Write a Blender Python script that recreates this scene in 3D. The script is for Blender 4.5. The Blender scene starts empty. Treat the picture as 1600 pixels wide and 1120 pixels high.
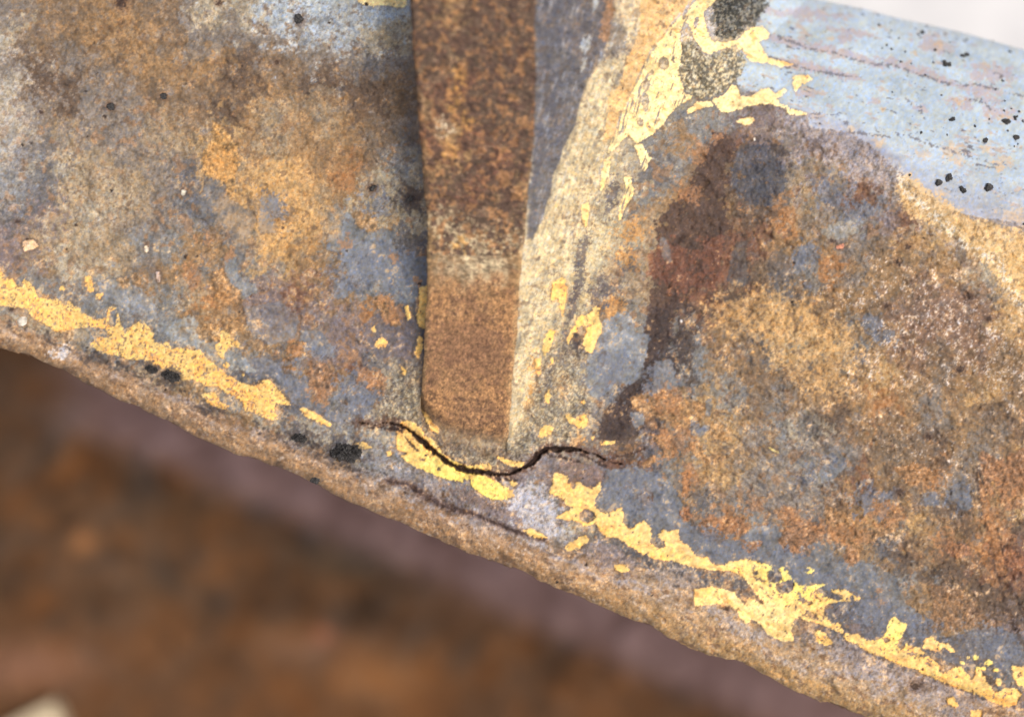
import bpy, math, random
import numpy as np

# ---------------------------------------------------------------- camera, light, exposure
S = 0.0002            # metres per surface unit: the view is about 0.32 m wide
D = 3000.0            # camera height above the plate, in surface units
scene = bpy.context.scene
COL = scene.collection
cam_d = bpy.data.cameras.new('camera'); cam = bpy.data.objects.new('camera', cam_d); COL.objects.link(cam)
cam.location = (0, 0, D * S); cam_d.sensor_width = 36; cam_d.lens = 36 * D / 1600
cam_d.clip_start = 0.01; cam_d.clip_end = 200
cam_d.dof.use_dof = True; cam_d.dof.focus_distance = (D - 5) * S; cam_d.dof.aperture_fstop = 2.6
scene.camera = cam
SUN_EL, SUN_AZ = math.radians(68), math.radians(92)      # azimuth from +Y towards +X
world = bpy.data.worlds.new('World'); scene.world = world; world.use_nodes = True
wn = world.node_tree.nodes; wl = world.node_tree.links
sky = wn.new('ShaderNodeTexSky'); sky.sky_type = 'NISHITA'; sky.sun_disc = False
sky.sun_elevation = SUN_EL; sky.sun_rotation = SUN_AZ; sky.dust_density = 7.0; sky.air_density = 0.8
wn['Background'].inputs['Strength'].default_value = 0.12
wl.new(sky.outputs[0], wn['Background'].inputs['Color'])
sd = bpy.data.lights.new('sun', 'SUN'); sd.energy = 2.1; sd.angle = math.radians(24); sd.color = (1, .93, .82)
sun = bpy.data.objects.new('sun', sd); COL.objects.link(sun)
sun.rotation_euler = (math.pi / 2 - SUN_EL, 0, -SUN_AZ + math.pi)
from mathutils import Vector
sdir = Vector((math.cos(SUN_EL) * math.sin(SUN_AZ), math.cos(SUN_EL) * math.cos(SUN_AZ), math.sin(SUN_EL)))
sun.rotation_euler = sdir.to_track_quat('Z', 'Y').to_euler()
vs = scene.view_settings
vs.view_transform = 'Standard'; vs.look = 'None'; vs.gamma = 1; vs.use_curve_mapping = False
vs.exposure = 0.12

# ---------------------------------------------------------------- noise fields on the surface sheet
U0, U1, V0, V1 = -140, 1740, -140, 1260
W, H = U1 - U0, V1 - V0
_fy = np.fft.fftfreq(H)[:, None]; _fx = np.fft.rfftfreq(W)[None, :]

def fn(seed, lam, p=3.0, ang=0.0, stretch=1.0, lo=0.0):
    """fractal noise, std 1; features about lam units, stretched along ang"""
    r = np.random.default_rng(seed)
    F = np.fft.rfft2(r.standard_normal((H, W)).astype(np.float32))
    c, s = math.cos(math.radians(ang)), math.sin(math.radians(ang))
    a = (_fx * c + _fy * s) * stretch; b = -_fx * s + _fy * c
    k = np.sqrt(a * a + b * b) * lam
    g = (1 + k * k) ** (-p / 2)
    if lo: g = g * np.exp(-(k / lam * lo) ** 2)
    F *= g; F[0, 0] = 0
    n = np.fft.irfft2(F, s=(H, W)).astype(np.float32)
    return n / n.std()

def blur(m, s):
    F = np.fft.rfft2(m); F *= np.exp(-2 * (math.pi * s) ** 2 * (_fx ** 2 + _fy ** 2))
    return np.fft.irfft2(F, s=(H, W)).astype(np.float32)

def ss(x, a, b):
    t = np.clip((x - a) / (b - a), 0, 1); return t * t * (3 - 2 * t)

UU = np.arange(U0, U1, dtype=np.float32)[None, :] + np.zeros((H, 1), np.float32)
VV = np.arange(V0, V1, dtype=np.float32)[:, None] + np.zeros((1, W), np.float32)

def poly(pts, out=None):
    out = np.zeros((H, W), np.float32) if out is None else out
    P = np.array(pts, float); x0, y0 = np.floor(P.min(0)).astype(int) - 1; x1, y1 = np.ceil(P.max(0)).astype(int) + 2
    x0 = max(x0, U0); y0 = max(y0, V0); x1 = min(x1, U1); y1 = min(y1, V1)
    X, Y = np.meshgrid(np.arange(x0, x1) + .01, np.arange(y0, y1) + .01)
    ins = np.zeros(X.shape, bool); n = len(P)
    for i in range(n):
        ax, ay = P[i]; bx, by = P[(i + 1) % n]
        if ay == by: continue
        ins ^= ((ay > Y) != (by > Y)) & (X < (bx - ax) * (Y - ay) / (by - ay) + ax)
    sub = out[y0 - V0:y1 - V0, x0 - U0:x1 - U0]; np.maximum(sub, ins, out=sub)
    return out

def _win(cx, cy, R):
    x0, x1 = int(max(cx - R, U0)), int(min(cx + R, U1)); y0, y1 = int(max(cy - R, V0)), int(min(cy + R, V1))
    return (slice(max(y0 - V0, 0), max(y1 - V0, 0)), slice(max(x0 - U0, 0), max(x1 - U0, 0)))
def ell(cx, cy, rx, ry, a=0.0, soft=0.15, bg=0.0, far=1.0, warp=0.0):
    c, s = math.cos(math.radians(a)), math.sin(math.radians(a)); sl = _win(cx, cy, max(rx, ry) * (1 + soft) * 2.2 + 6)
    dx = UU[sl] - cx; dy = VV[sl] - cy
    if warp:
        w = min(rx, ry, 30.0) * warp; dx = dx + w * (.7 * n20a[sl] + .5 * n8[sl]); dy = dy + w * (.7 * n20b[sl] + .5 * n3c[sl])
    x = dx * c + dy * s; y = -dx * s + dy * c; q = np.sqrt((x / rx) ** 2 + (y / ry) ** 2)
    out = np.full((H, W), -bg, np.float32)
    out[sl] = 1 - ss(q, 1 - soft, 1 + soft) - bg * ss(q, 1.5, 2.2)
    return out
def blo(cx, cy, rx, ry, a=0.0, soft=0.15):
    return ell(cx, cy, rx, ry, a, soft, 2.0, warp=.42)
def blurn(m, s):
    b = blur(m, s); return b - .8 * (1 - ss(b, .005, .12))

def polydist(pts, pad=60):
    out = np.full((H, W), 1e3, np.float32); P = np.array(pts, np.float32)
    for (ax, ay), (bx, by) in zip(P[:-1], P[1:]):
        x0 = int(max(min(ax, bx) - pad, U0)); x1 = int(min(max(ax, bx) + pad, U1))
        y0 = int(max(min(ay, by) - pad, V0)); y1 = int(min(max(ay, by) + pad, V1))
        sl = (slice(y0 - V0, y1 - V0), slice(x0 - U0, x1 - U0))
        X = UU[sl]; Y = VV[sl]; dx, dy = bx - ax, by - ay
        t = np.clip(((X - ax) * dx + (Y - ay) * dy) / (dx * dx + dy * dy + 1e-6), 0, 1)
        out[sl] = np.minimum(out[sl], np.hypot(X - ax - t * dx, Y - ay - t * dy))
    return out

# traced lines of the piece itself (surface units)
def L(pts): P = np.array(pts, float); return lambda q: np.interp(q, P[:, 0], P[:, 1])
y_sil = L([(-800, 200), (-140, 486), (0, 543), (50, 556), (100, 580), (150, 606), (215, 634), (250, 652), (300, 677), (350, 700), (400, 716),
           (440, 728), (490, 755), (560, 790), (640, 822), (700, 850), (760, 872), (800, 885), (835, 902), (880, 922), (930, 942), (985, 966),
           (1015, 975), (1045, 994), (1090, 1012), (1150, 1032), (1200, 1056), (1250, 1082), (1300, 1098), (1400, 1135), (1600, 1215), (1740, 1270), (2400, 1540)])
y_seam = L([(-800, 130), (-140, 440), (0, 500), (60, 520), (130, 552), (200, 580), (260, 606), (330, 642), (400, 668), (470, 693), (520, 716), (600, 742),
            (640, 758), (700, 792), (760, 815), (830, 850), (900, 862), (980, 872), (1060, 905), (1160, 960), (1250, 1000), (1340, 1020), (1430, 1058),
            (1520, 1085), (1600, 1112), (1740, 1165), (2400, 1430)])
y_top = L([(-800, -60), (0, -80), (640, -95), (900, -90), (1100, -45), (1200, -14), (1290, 2), (1350, 14), (1400, 28), (1500, 50), (1600, 78), (1740, 120), (2400, 330)])
_xL = L([(-140, 630), (0, 640), (100, 647), (200, 655), (300, 663), (350, 668), (450, 667), (550, 662), (640, 657), (700, 662), (1400, 665)])
_xR = L([(-140, 838), (0, 835), (100, 836), (200, 835), (280, 826), (340, 822), (400, 815), (500, 808), (600, 800), (690, 792), (1400, 785)])
def x_L(q): return _xL(q) + 0.5 * np.sin(q / 17.0) + .4 * np.sin(q / 7.3 + 1) + .3 * np.sin(q / 3.1)
def x_R(q): return _xR(q) + 0.7 * np.sin(q / 21.0 + 2) + .6 * np.sin(q / 8.1) + .4 * np.sin(q / 3.7)
x_C = L([(-140, 1230), (0, 1090), (60, 1036), (120, 1000), (180, 970), (240, 946), (300, 925), (400, 885), (500, 858), (600, 828), (690, 800), (1400, 792)])
h_rib = L([(-200, 190), (-100, 178), (0, 162), (200, 126), (400, 86), (520, 62), (600, 46), (650, 34), (690, 22), (720, 6), (745, 0)])
y_toe = L([(640, 610), (655, 630), (664, 650), (678, 668), (700, 683), (730, 692), (765, 698), (795, 703), (840, 690), (900, 640)])

# ---------------------------------------------------------------- colour layout of the weathered surface
PAL = {'B': (128, 104, 78), 'b': (98, 78, 62), 'r': (120, 80, 60), 'o': (178, 120, 68), 'O': (196, 155, 96), 'n': (152, 118, 78), 't': (162, 140, 108),
       'T': (172, 160, 136), 'g': (130, 119, 108), 'G': (126, 126, 124), 's': (100, 97, 98), 'l': (158, 166, 172), 'L': (168, 180, 189), 'p': (126, 110, 108),
       'd': (70, 60, 58), 'w': (190, 184, 182), 'c': (222, 200, 156), 'm': (178, 164, 134), 'h': (156, 153, 164), 'u': (158, 128, 98), 'v': (186, 148, 98),
       'M': (150, 142, 118), 'D': (92, 90, 82), 'q': (136, 104, 82), 'y': (232, 194, 112)}
MAP = """
gBBnnBBgmT LLLlLL LLss ssggccwwDD wTLLLLLLLL
TBBnnnBggg ggllTm mmss ssogcccwcc LLLLLLLLLL
gbgBBnnnnb BBggsg ggss ssmggcMMll LLLLLLLLLL
TbbggBBBBb nBbbbB BBss ssmmccMMGl lllLLLLLLL
TgbgggtBbn tntnbB ggss ssmmccGGGp pllLLLLLLL
TgtgggttOn tnnnBg ggss ssmcmGnGrp gpphhlllll
GsTtttgsOt OOnoBG Gsss smccmsGBbd dgthgthhhh
GsttTtgssO OOtnmm mmss smccmGnnbs stprgnThhh
sptTtggGss OOOGnm mmss mccmstnnbb otgGprTOOw
ptTttGGnnG OOnGGs ssmm ccmmmtbbrr nnngBnOOTO
pBTTtgnnGG OnnGGs ssmm cccmstrrrb BGognnnnTO
GGgGGnGtop prpnGG ssmm ccmsttrrbn snnnnBqqgO
TtTGGGGnnn ppgpos ssmm cmdtGndbnO OOnnBqqqqO
TTtGGGGGOG nGppss ssmm mmdnGGdGns mOOGnqqqqn
TTgggtttGs snnrsg ggmm cmmmGsdGnB BgnnOnBnnB
tttngmmnmG ssGsgm mmmm mmmGsdGOGB gnnnongnOn
tttntmmggn TsTGgm mmmm mmmgddnnOn GmbnBngnBb
tttttttttm nGgGTG ggmm mmggbpGOng gggBBBbngn
tttttttttu uuutGG gGpp ppgprsGnOg gGGrnBogBn
ttttttttuu uuuuGt bbgw wGppsGnsgg ggbnbngsnO
tttttttuuu uuuuub bgww wwTssssGoG osnOsOnbnb
tttttttuuu uuuuuu uutu ugggssssos snGnsbnnor
tttttttuuu uuuuuu uuuu uuuugggsss pGGGnGbbbr
tttttttuuu uuuuuu uuuu uuuuuggggo pppssnnnbb
tttttttuuu uuuuuu uuuu uuuuuuuuvg gpspssnnbp
tttttttuuu uuuuuu uuuu uuuuuuuuuu vggpsssGbs
tttttttuuu uuuuuu uuuu uuuuuuuuuu vvggggppsG
tttttttuuu uuuuuu uuuu uuuuuuuuuu uvvggggppp
""".replace(" ", "").strip().split('\n')
FRONT = """
bnbbb
bBbbb
bBbbb
Brbbb
Bnbbb
rOrbb
nbbrb
bbrbn
BBbbb
nntnb
ntttn
nntnn
nBnnn
BBbBn
bBBbn
nnBnn
nnBBn
nnnnn
nnmmm
mmmmm
""".strip().split('\n')
def maparr(rows, wid):
    a = np.zeros((len(rows), wid, 3), np.float32)
    for j, r in enumerate(rows):
        r = (r + r[-1] * wid)[:wid]
        for i, ch in enumerate(r): a[j, i] = PAL[ch]
    return a / 255.0
A = maparr(MAP, 40)

def lookup(A, x, y, smooth):
    """colour at cell coordinates, either patchy or blended"""
    h, w = A.shape[:2]
    if not smooth:
        return A[np.clip(np.floor(y).astype(int), 0, h - 1), np.clip(np.floor(x).astype(int), 0, w - 1)]
    x = np.clip(x - .5, 0, w - 1.001); y = np.clip(y - .5, 0, h - 1.001)
    i = np.floor(x).astype(int); j = np.floor(y).astype(int); fx = (x - i)[..., None]; fy = (y - j)[..., None]
    i1 = np.minimum(i + 1, w - 1); j1 = np.minimum(j + 1, h - 1)
    return (A[j, i] * (1 - fx) + A[j, i1] * fx) * (1 - fy) + (A[j1, i] * (1 - fx) + A[j1, i1] * fx) * fy

n60a, n60b = fn(1, 60, 3), fn(2, 60, 3)
n20a, n20b = fn(3, 14, 2.6), fn(4, 14, 2.6)
n8 = fn(5, 8, 2.6); n4 = fn(6, 4, 2.4); n2 = fn(7, 1.6, 2.0); n25 = fn(8, 25, 2.8); n3b = fn(9, 3, 2.2); n30 = fn(10, 30, 2.4); n3c = fn(11, 9, 2.8)
def compose(A, ox, oy):
    wx = 13 * n60a + 9 * n20a + .9 * n4; wy = 13 * n60b + 9 * n20b + .9 * n3b
    x = (UU + wx - ox) / 40; y = (VV + wy - oy) / 40
    hard = lookup(A, x, y, False); soft = lookup(A, (UU + 5 * n60a - ox) / 40, (VV + 5 * n60b - oy) / 40, True)
    far = lookup(A, (UU - 30 * n20b + 20 * n60b - ox) / 40, (VV + 30 * n20a - 20 * n60a - oy) / 40, False)
    c = hard * .58 + soft * .42
    k = ss(n25 + .12 * n4, .9, .98)[..., None] * .7
    return c * (1 - k) + far * k
C = compose(A, 0, 0)
CF = compose(maparr(FRONT, 5), 640, 0)

_g = C.mean(-1, keepdims=True); C = (_g + (C - _g) * .84) * .97; _g = CF.mean(-1, keepdims=True); CF = (_g + (CF - _g) * .9) * .93
def put(C, m, col, a=1.0):
    m = (m * a)[..., None].astype(np.float32)
    return C * (1 - m) + (np.array(col, np.float32) / 255) * m
def ragged(m, s=2.5, amp=.22, w=.08, n=None):
    """ragged, flaked outline of a traced patch"""
    n = (.6 * n8 + .5 * n4) if n is None else n
    return ss(blurn(m, s) + amp * n * .5, .5 - w, .5 + w)

Z = np.zeros((H, W), np.float32)       # relief of scale, paint and pits
lum = C.mean(-1)
sat = C[..., 0] - C[..., 2]
rusty = ss(sat, .08, .22)              # 1 where bare rust, 0 where grey paint film

# rust blooms over the grey film, slate patches in the rust
bl = ss(fn(20, 18, 3.1) + .5 * fn(21, 70, 3), 1.15, 1.25) * (1 - rusty) * (lum < .6) * (VV > 150)
C = put(C, bl, (150, 114, 82), .6)
bl2 = ss(fn(22, 18, 3.1) + .4 * n60b, 1.35, 1.42) * rusty
C = put(C, bl2, (112, 110, 110), .45)
bl3 = ss(fn(23, 20, 2.4), .9, 1.3) * rusty
C = put(C, bl3, (184, 142, 94), .4)
bl4 = ss(fn(24, 26, 2.4), 1.0, 1.6) * rusty
C = put(C, bl4, (92, 68, 54), .3)
Z += (bl + bl3) * 1.2 - bl4 * 1.0

# dark stain running down from the slate blob
st = poly([(1148, 235), (1165, 222), (1190, 224), (1212, 240), (1226, 270), (1222, 302), (1200, 316), (1172, 320), (1150, 302), (1138, 268)]); st = ss(blurn(st, 5) + .25 * n8 + .2 * n20a, .42, .6)
C = put(C, st, (72, 74, 82), .85)
st = poly([(1120, 205), (1150, 215), (1130, 300), (1140, 350), (1120, 440), (1060, 470), (1050, 520), (1010, 610), (990, 650), (975, 680), (940, 690), (950, 640), (1000, 580), (1010, 500), (1020, 420), (1030, 340), (1075, 290)])
st = ss(blurn(st, 6) + .2 * n8 + .16 * n25, .42, .56)
C = put(C, st, (72, 56, 50), .85); st = poly([(1018, 480), (1050, 490), (1040, 540), (1012, 600), (985, 650), (975, 690), (930, 690), (945, 640), (1000, 580), (1008, 520)]); st = ss(blurn(st, 4) + .2 * n8, .4, .55); C = put(C, st, (62, 52, 50), .85)
st = poly([(1010, 395), (1035, 375), (1080, 390), (1125, 360), (1130, 400), (1128, 450), (1060, 462), (1030, 440), (1008, 430)]); st = ss(blurn(st, 9) + .3 * n25 + .2 * n8, .4, .75); C = put(C, st, (120, 76, 58), .6)
st = ell(612, 312, 50, 38); C = put(C, ss(blurn(st, 12) + .1 * n8, .4, .9), (112, 104, 90), .4)
st = ell(1264, 662, 22, 24); C = put(C, ss(blurn(st, 8) + .1 * n8, .3, .8), (90, 88, 86), .7)
# broad pale-blue paint film of the top of the barrel
pb = poly([(1090, -140), (1740, -140), (1740, 330), (1600, 352), (1560, 345), (1500, 335), (1470, 320), (1440, 300), (1400, 262), (1370, 235), (1330, 208), (1265, 200), (1262, 180), (1225, 168), (1200, 160), (1150, 130), (1160, 70), (1190, 30)])
pbm = ragged(pb, 3, .3); fade = np.maximum(ss(VV - (130 + .35 * (UU - 1200)), -10, 130), (1 - ss(blur(pb, 26) + .04 * n25, .55, .92)) * (VV > 150) * ss(UU, 1225, 1290) * .95)[..., None]
pc = np.array((172, 187, 198), np.float32) / 255 * (1 - fade) + np.array((154, 157, 170), np.float32) / 255 * fade
C = C * (1 - pbm[..., None]) + pc * (1 + .012 * n30 + .012 * n8 + .03 * fn(34, 60, 3, 16, 2.5))[..., None] * pbm[..., None]
Z += pbm * .8
for (cx, cy, rx, ry, a) in [(1245, 68, 60, 6, 14), (1330, 88, 60, 6, 20), (1420, 105, 55, 7, 14), (1465, 122, 40, 5, 18), (1240, 100, 60, 7, 10), (1310, 116, 40, 6, 12),
                            (1530, 140, 35, 7, 8), (1540, 155, 30, 6, 15), (1460, 70, 30, 12, 20), (1550, 115, 40, 14, 10), (1320, 60, 14, 6, 10), (1255, 147, 14, 5, 8),
                            (1370, 158, 8, 5, 0), (1440, 172, 14, 6, 20), (1500, 165, 22, 10, 20), (1260, 22, 70, 8, 4), (1330, 50, 40, 5, 10), (1565, 180, 30, 9, 15)]:
    m = ss(blo(cx, cy, rx, ry, a, .5) + .22 * n8 + .18 * n4, .5, .62) * pbm
    C = put(C, m, (172, 158, 162), .7); Z -= m * 1.0
# flake scars and cracked paint lines
fl = fn(30, 7, 3.0, 18, 3.2); big = fn(31, 60, 3)
m = ss(fl + .6 * big, 1.9, 2.05) * pbm; C = put(C, m, (176, 160, 152), .7); Z -= m * 2.5
fl2 = fn(35, 5, 3.0, 20, 2.6); m = ss(fl2 + .4 * big, 2.3, 2.45) * pbm; C = put(C, m, (92, 90, 96), .75); Z -= m * 2
m = ss(np.abs(fn(32, 22, 3.0, 16, 3.0)), .05, .0) * ss(fn(33, 30, 3), .7, .9) * pbm
C = put(C, m, (98, 98, 106), .8); Z -= m * 3
for (cx, cy, r) in [(1380, 170, 7), (1330, 200, 8), (1375, 222, 11), (1370, 260, 16), (1440, 240, 13), (1490, 235, 18), (1500, 250, 12), (1570, 255, 16), (1560, 262, 12), (1345, 226, 9),
                    (1270, 207, 12), (1470, 70, 8), (1498, 160, 9), (1568, 186, 10), (1470, 300, 14), (1585, 340, 20), (1540, 232, 8), (1430, 85, 6), (1300, 60, 6), (1540, 100, 8)]:
    m = ss(blo(cx, cy, r, r * .6, 15, .5) + .3 * n8 + .15 * n4, .5, .62); C = put(C, m, (198, 170, 138), .55)
for pts in [[(1175, 52), (1230, 62), (1260, 75), (1300, 82), (1330, 92), (1370, 102), (1395, 102), (1430, 115), (1485, 132)],
            [(1505, 135), (1520, 132), (1560, 140), (1600, 152), (1640, 160)], [(1200, 90), (1260, 108), (1300, 116), (1345, 122)],
            [(1267, 178), (1300, 180), (1318, 178), (1322, 190), (1330, 207), (1390, 214)], [(1395, 206), (1420, 212), (1450, 226), (1500, 240), (1560, 258)],
            [(1515, 155), (1540, 162), (1548, 172)], [(1415, 155), (1435, 165), (1440, 175)]]:
    dd = polydist(pts) + 1.4 * n8 + .8 * n4
    m = ss(dd, 1.5, .4); C = put(C, m, (104, 102, 108), .75); Z -= m * 1.5 ; Z += ss(dd, 5, 2) * .6

# smooth slate and blue-grey film that is left on the steel, and rust that has broken through it
FP = [
 ((105, 108, 113), .95, [(948, 735), (990, 727), (1030, 745), (1055, 765), (1067, 788), (1066, 808), (1088, 828), (1110, 846), (1150, 846), (1180, 822), (1212, 816), (1240, 862), (1262, 832), (1300, 862), (1322, 900), (1335, 932), (1300, 925), (1270, 920), (1235, 908), (1200, 890), (1140, 885), (1085, 876), (1055, 850), (1010, 850), (965, 825), (940, 810), (925, 785), (938, 762)]),
 ((111, 116, 121), .9, [(533, 362), (540, 334), (549, 335), (560, 356), (580, 363), (600, 357), (621, 363), (612, 380), (625, 396), (648, 401), (672, 402), (672, 447), (655, 450), (650, 470), (630, 475), (612, 462), (600, 455), (590, 440), (570, 431), (545, 431), (540, 410), (535, 395), (511, 391), (508, 366)]),
 ((109, 107, 107), .9, [(404, 311), (425, 304), (441, 320), (432, 345), (431, 366), (405, 366)]),
 ((103, 102, 102), .75, [(325, 281), (340, 277), (352, 300), (375, 320), (401, 340), (392, 362), (385, 386), (374, 430), (366, 470), (360, 440), (368, 382), (350, 352), (310, 342), (307, 310)]),
 ((100, 105, 113), .9, [(519, 440), (540, 434), (546, 450), (541, 467), (524, 466)]), ((115, 118, 123), .8, [(470, 515), (500, 517), (512, 530), (528, 562), (500, 556), (468, 532)]),
 ((105, 107, 114), .9, [(414, 558), (440, 573), (460, 590), (482, 600), (486, 625), (522, 641), (562, 656), (528, 664), (500, 647), (470, 636), (455, 627), (440, 602), (422, 588), (402, 596), (384, 584), (378, 562)]),
 ((102, 104, 112), .9, [(543, 610), (560, 600), (592, 615), (580, 640), (565, 656), (545, 642)]), ((100, 94, 98), .8, [(588, 490), (630, 480), (652, 502), (650, 522), (641, 562), (615, 556), (590, 562), (562, 512)]),
 ((119, 124, 127), .8, [(350, 408), (368, 400), (374, 438), (396, 442), (404, 455), (380, 470), (356, 446)]), ((144, 149, 149), .75, [(244, 506), (300, 494), (332, 530), (382, 560), (402, 582), (360, 577), (330, 562), (300, 542), (268, 532)]),
 ((130, 134, 138), .7, [(150, 440), (200, 430), (238, 470), (250, 500), (220, 500), (190, 480), (160, 470)]), ((114, 115, 120), .6, [(380, 480), (440, 470), (470, 500), (460, 530), (420, 540), (390, 520)]),
 ((117, 117, 119), .9, [(1249, 386), (1276, 381), (1263, 410), (1246, 432), (1237, 428)]), ((145, 145, 139), .75, [(1279, 361), (1320, 340), (1352, 345), (1346, 361), (1320, 371), (1300, 376)]),
 ((112, 109, 113), .9, [(1349, 495), (1375, 494), (1379, 510), (1362, 516)]), ((111, 107, 108), .9, [(1372, 531), (1395, 515), (1402, 520), (1381, 533)]), ((112, 110, 114), .9, [(1253, 442), (1268, 440), (1272, 448), (1258, 452)]), ((104, 101, 105), .9, [(1248, 492), (1257, 490), (1256, 505), (1249, 504)]), ((104, 101, 105), .9, [(1330, 558), (1345, 552), (1362, 560), (1352, 572), (1338, 568)]),
 ((121, 126, 132), .9, [(924, 531), (944, 500), (980, 484), (992, 500), (990, 520), (1016, 521), (1009, 560), (1000, 590), (985, 601), (960, 601), (946, 616), (924, 621), (914, 601), (917, 571)]),
 ((117, 121, 127), .85, [(1024, 566), (1050, 559), (1056, 590), (1076, 600), (1040, 611), (1020, 601)]), ((114, 117, 121), .85, [(984, 646), (1005, 640), (1009, 660), (990, 671)]), ((122, 124, 128), .85, [(1085, 676), (1102, 662), (1110, 668), (1098, 682)]), ((112, 114, 118), .8, [(1103, 625), (1112, 622), (1110, 650), (1102, 655)]),
 ((92, 90, 94), .9, [(1345, 938), (1380, 950), (1440, 960), (1430, 990), (1460, 1000), (1520, 985), (1560, 980), (1640, 1010), (1640, 1045), (1580, 1039), (1560, 1060), (1500, 1042), (1450, 1020), (1420, 1000), (1400, 985), (1380, 998), (1350, 1000), (1340, 960)]),
 ((101, 105, 111), .8, [(1300, 870), (1360, 880), (1400, 900), (1410, 940), (1440, 960), (1400, 965), (1350, 940), (1325, 915)]), ((104, 107, 113), .9, [(1484, 770), (1515, 759), (1521, 790), (1506, 801), (1494, 786)]), ((103, 99, 100), .9, [(1346, 772), (1362, 776), (1364, 790), (1350, 792)]),
 ((98, 97, 101), .9, [(1373, 800), (1400, 784), (1402, 800), (1386, 826), (1373, 815)]), ((98, 94, 96), .85, [(1436, 778), (1462, 772), (1465, 782), (1445, 790)]), ((108, 113, 120), .8, [(1290, 722), (1318, 714), (1322, 730), (1305, 748), (1284, 752), (1280, 738)]),
 ((82, 79, 79), .7, [(1150, 380), (1170, 375), (1165, 400), (1172, 440), (1150, 450), (1135, 440), (1140, 410)]), ((88, 83, 82), .6, [(1210, 390), (1235, 400), (1240, 430), (1215, 445), (1200, 430), (1200, 405)]), ((119, 118, 117), .6, [(1030, 370), (1042, 372), (1050, 405), (1044, 412), (1034, 398)]),
]
RP = [(o_, a_, p_) for o_, a_, p_ in [
 ((151, 107, 73), .85, [(1085, 820), (1110, 804), (1130, 812), (1150, 807), (1169, 820), (1166, 832), (1150, 837), (1140, 830), (1125, 839), (1100, 839)]), ((152, 108, 75), .85, [(1155, 842), (1175, 846), (1196, 843), (1185, 860), (1170, 866), (1158, 855)]),
 ((155, 114, 79), .85, [(1205, 800), (1225, 791), (1240, 800), (1256, 812), (1250, 822), (1235, 815)]), ((141, 105, 76), .85, [(1215, 845), (1225, 830), (1240, 819), (1282, 815), (1291, 830), (1270, 846), (1250, 863), (1225, 862)]),
 ((159, 121, 81), .85, [(1288, 790), (1330, 800), (1352, 806), (1362, 830), (1380, 812), (1395, 790), (1412, 800), (1400, 830), (1380, 838), (1350, 850), (1340, 876), (1328, 872), (1322, 850), (1300, 845), (1290, 820)]), ((156, 103, 71), .9, [(1063, 795), (1075, 791), (1081, 805), (1072, 815), (1063, 808)]),
 ((143, 101, 74), .85, [(1000, 771), (1012, 762), (1021, 775), (1018, 788), (1005, 790)]), ((168, 128, 87), .85, [(1015, 680), (1050, 679), (1059, 700), (1050, 719), (1030, 713), (1010, 731), (1000, 731), (1013, 715), (1040, 709)]),
 ((172, 132, 87), .85, [(1075, 690), (1095, 689), (1101, 710), (1115, 716), (1130, 704), (1133, 721), (1110, 723), (1090, 716), (1078, 706)]), ((167, 116, 73), .85, [(1065, 735), (1078, 729), (1079, 760), (1072, 783), (1066, 770)]),
 ((165, 126, 83), .7, [(985, 620), (1020, 609), (1060, 620), (1101, 630), (1101, 655), (1085, 666), (1060, 671), (1040, 656), (1010, 651), (990, 641)]), ((170, 130, 85), .7, [(1110, 660), (1140, 668), (1145, 690), (1120, 690), (1105, 672)]),
 ((157, 119, 79), .85, [(575, 466), (600, 459), (616, 470), (606, 480), (621, 490), (629, 506), (615, 511), (600, 496), (590, 481)]), ((151, 122, 87), .7, [(551, 334), (585, 329), (592, 360), (570, 364), (556, 351)]),
 ((161, 121, 79), .8, [(455, 530), (478, 534), (479, 556), (455, 561), (444, 548)]), ((147, 110, 80), .75, [(482, 562), (510, 570), (531, 590), (521, 616), (500, 623), (482, 601)]), ((143, 106, 76), .75, [(560, 575), (600, 584), (606, 616), (590, 619), (565, 601)]), ((152, 112, 75), .8, [(440, 560), (460, 554), (463, 581), (445, 586)]),
 ((177, 137, 84), .8, [(332, 189), (350, 200), (371, 225), (373, 260), (365, 290), (376, 316), (360, 311), (350, 285), (335, 275), (315, 276), (318, 240), (330, 225)]), ((159, 121, 81), .7, [(418, 330), (450, 325), (460, 345), (440, 350), (425, 345)]),
 ((163, 124, 81), .75, [(330, 430), (345, 418), (360, 440), (376, 455), (380, 475), (350, 480), (330, 460)]), ((157, 121, 79), .7, [(305, 510), (330, 505), (345, 530), (330, 536), (312, 530)]), ((163, 126, 83), .75, [(345, 500), (375, 495), (380, 515), (360, 522), (348, 514)]),
 ((165, 128, 86), .7, [(182, 435), (200, 430), (205, 450), (190, 453)]), ((165, 128, 86), .7, [(205, 428), (220, 432), (218, 448), (206, 446)]), ((148, 105, 73), .75, [(1530, 700), (1560, 720), (1600, 700), (1640, 720), (1640, 800), (1600, 790), (1575, 800), (1560, 775), (1540, 770)]),
 ((166, 128, 82), .75, [(1545, 750), (1562, 760), (1565, 790), (1600, 762), (1640, 770), (1640, 782), (1600, 780), (1572, 785), (1560, 782)]), ((153, 105, 75), .7, [(1480, 845), (1510, 850), (1520, 870), (1495, 872), (1475, 862)]), ((149, 101, 71), .7, [(1535, 850), (1570, 850), (1600, 870), (1640, 900), (1600, 895), (1560, 880)]),
 ((134, 102, 74), .7, [(1450, 910), (1500, 920), (1530, 950), (1560, 985), (1520, 980), (1470, 985), (1440, 990), (1460, 950)]), ((154, 117, 82), .8, [(1320, 860), (1335, 862), (1340, 880), (1330, 884), (1320, 874)]), ((166, 121, 78), .7, [(1395, 730), (1440, 722), (1465, 740), (1450, 758), (1420, 760)]),
]]
fpm = np.zeros((H, W), np.float32)
e2, e3 = fn(122, 14, 2.8), fn(123, 40, 2.6)
e1 = .34 * fn(110, 6, 3.0) + .2 * fn(111, 14, 3.2)
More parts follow.
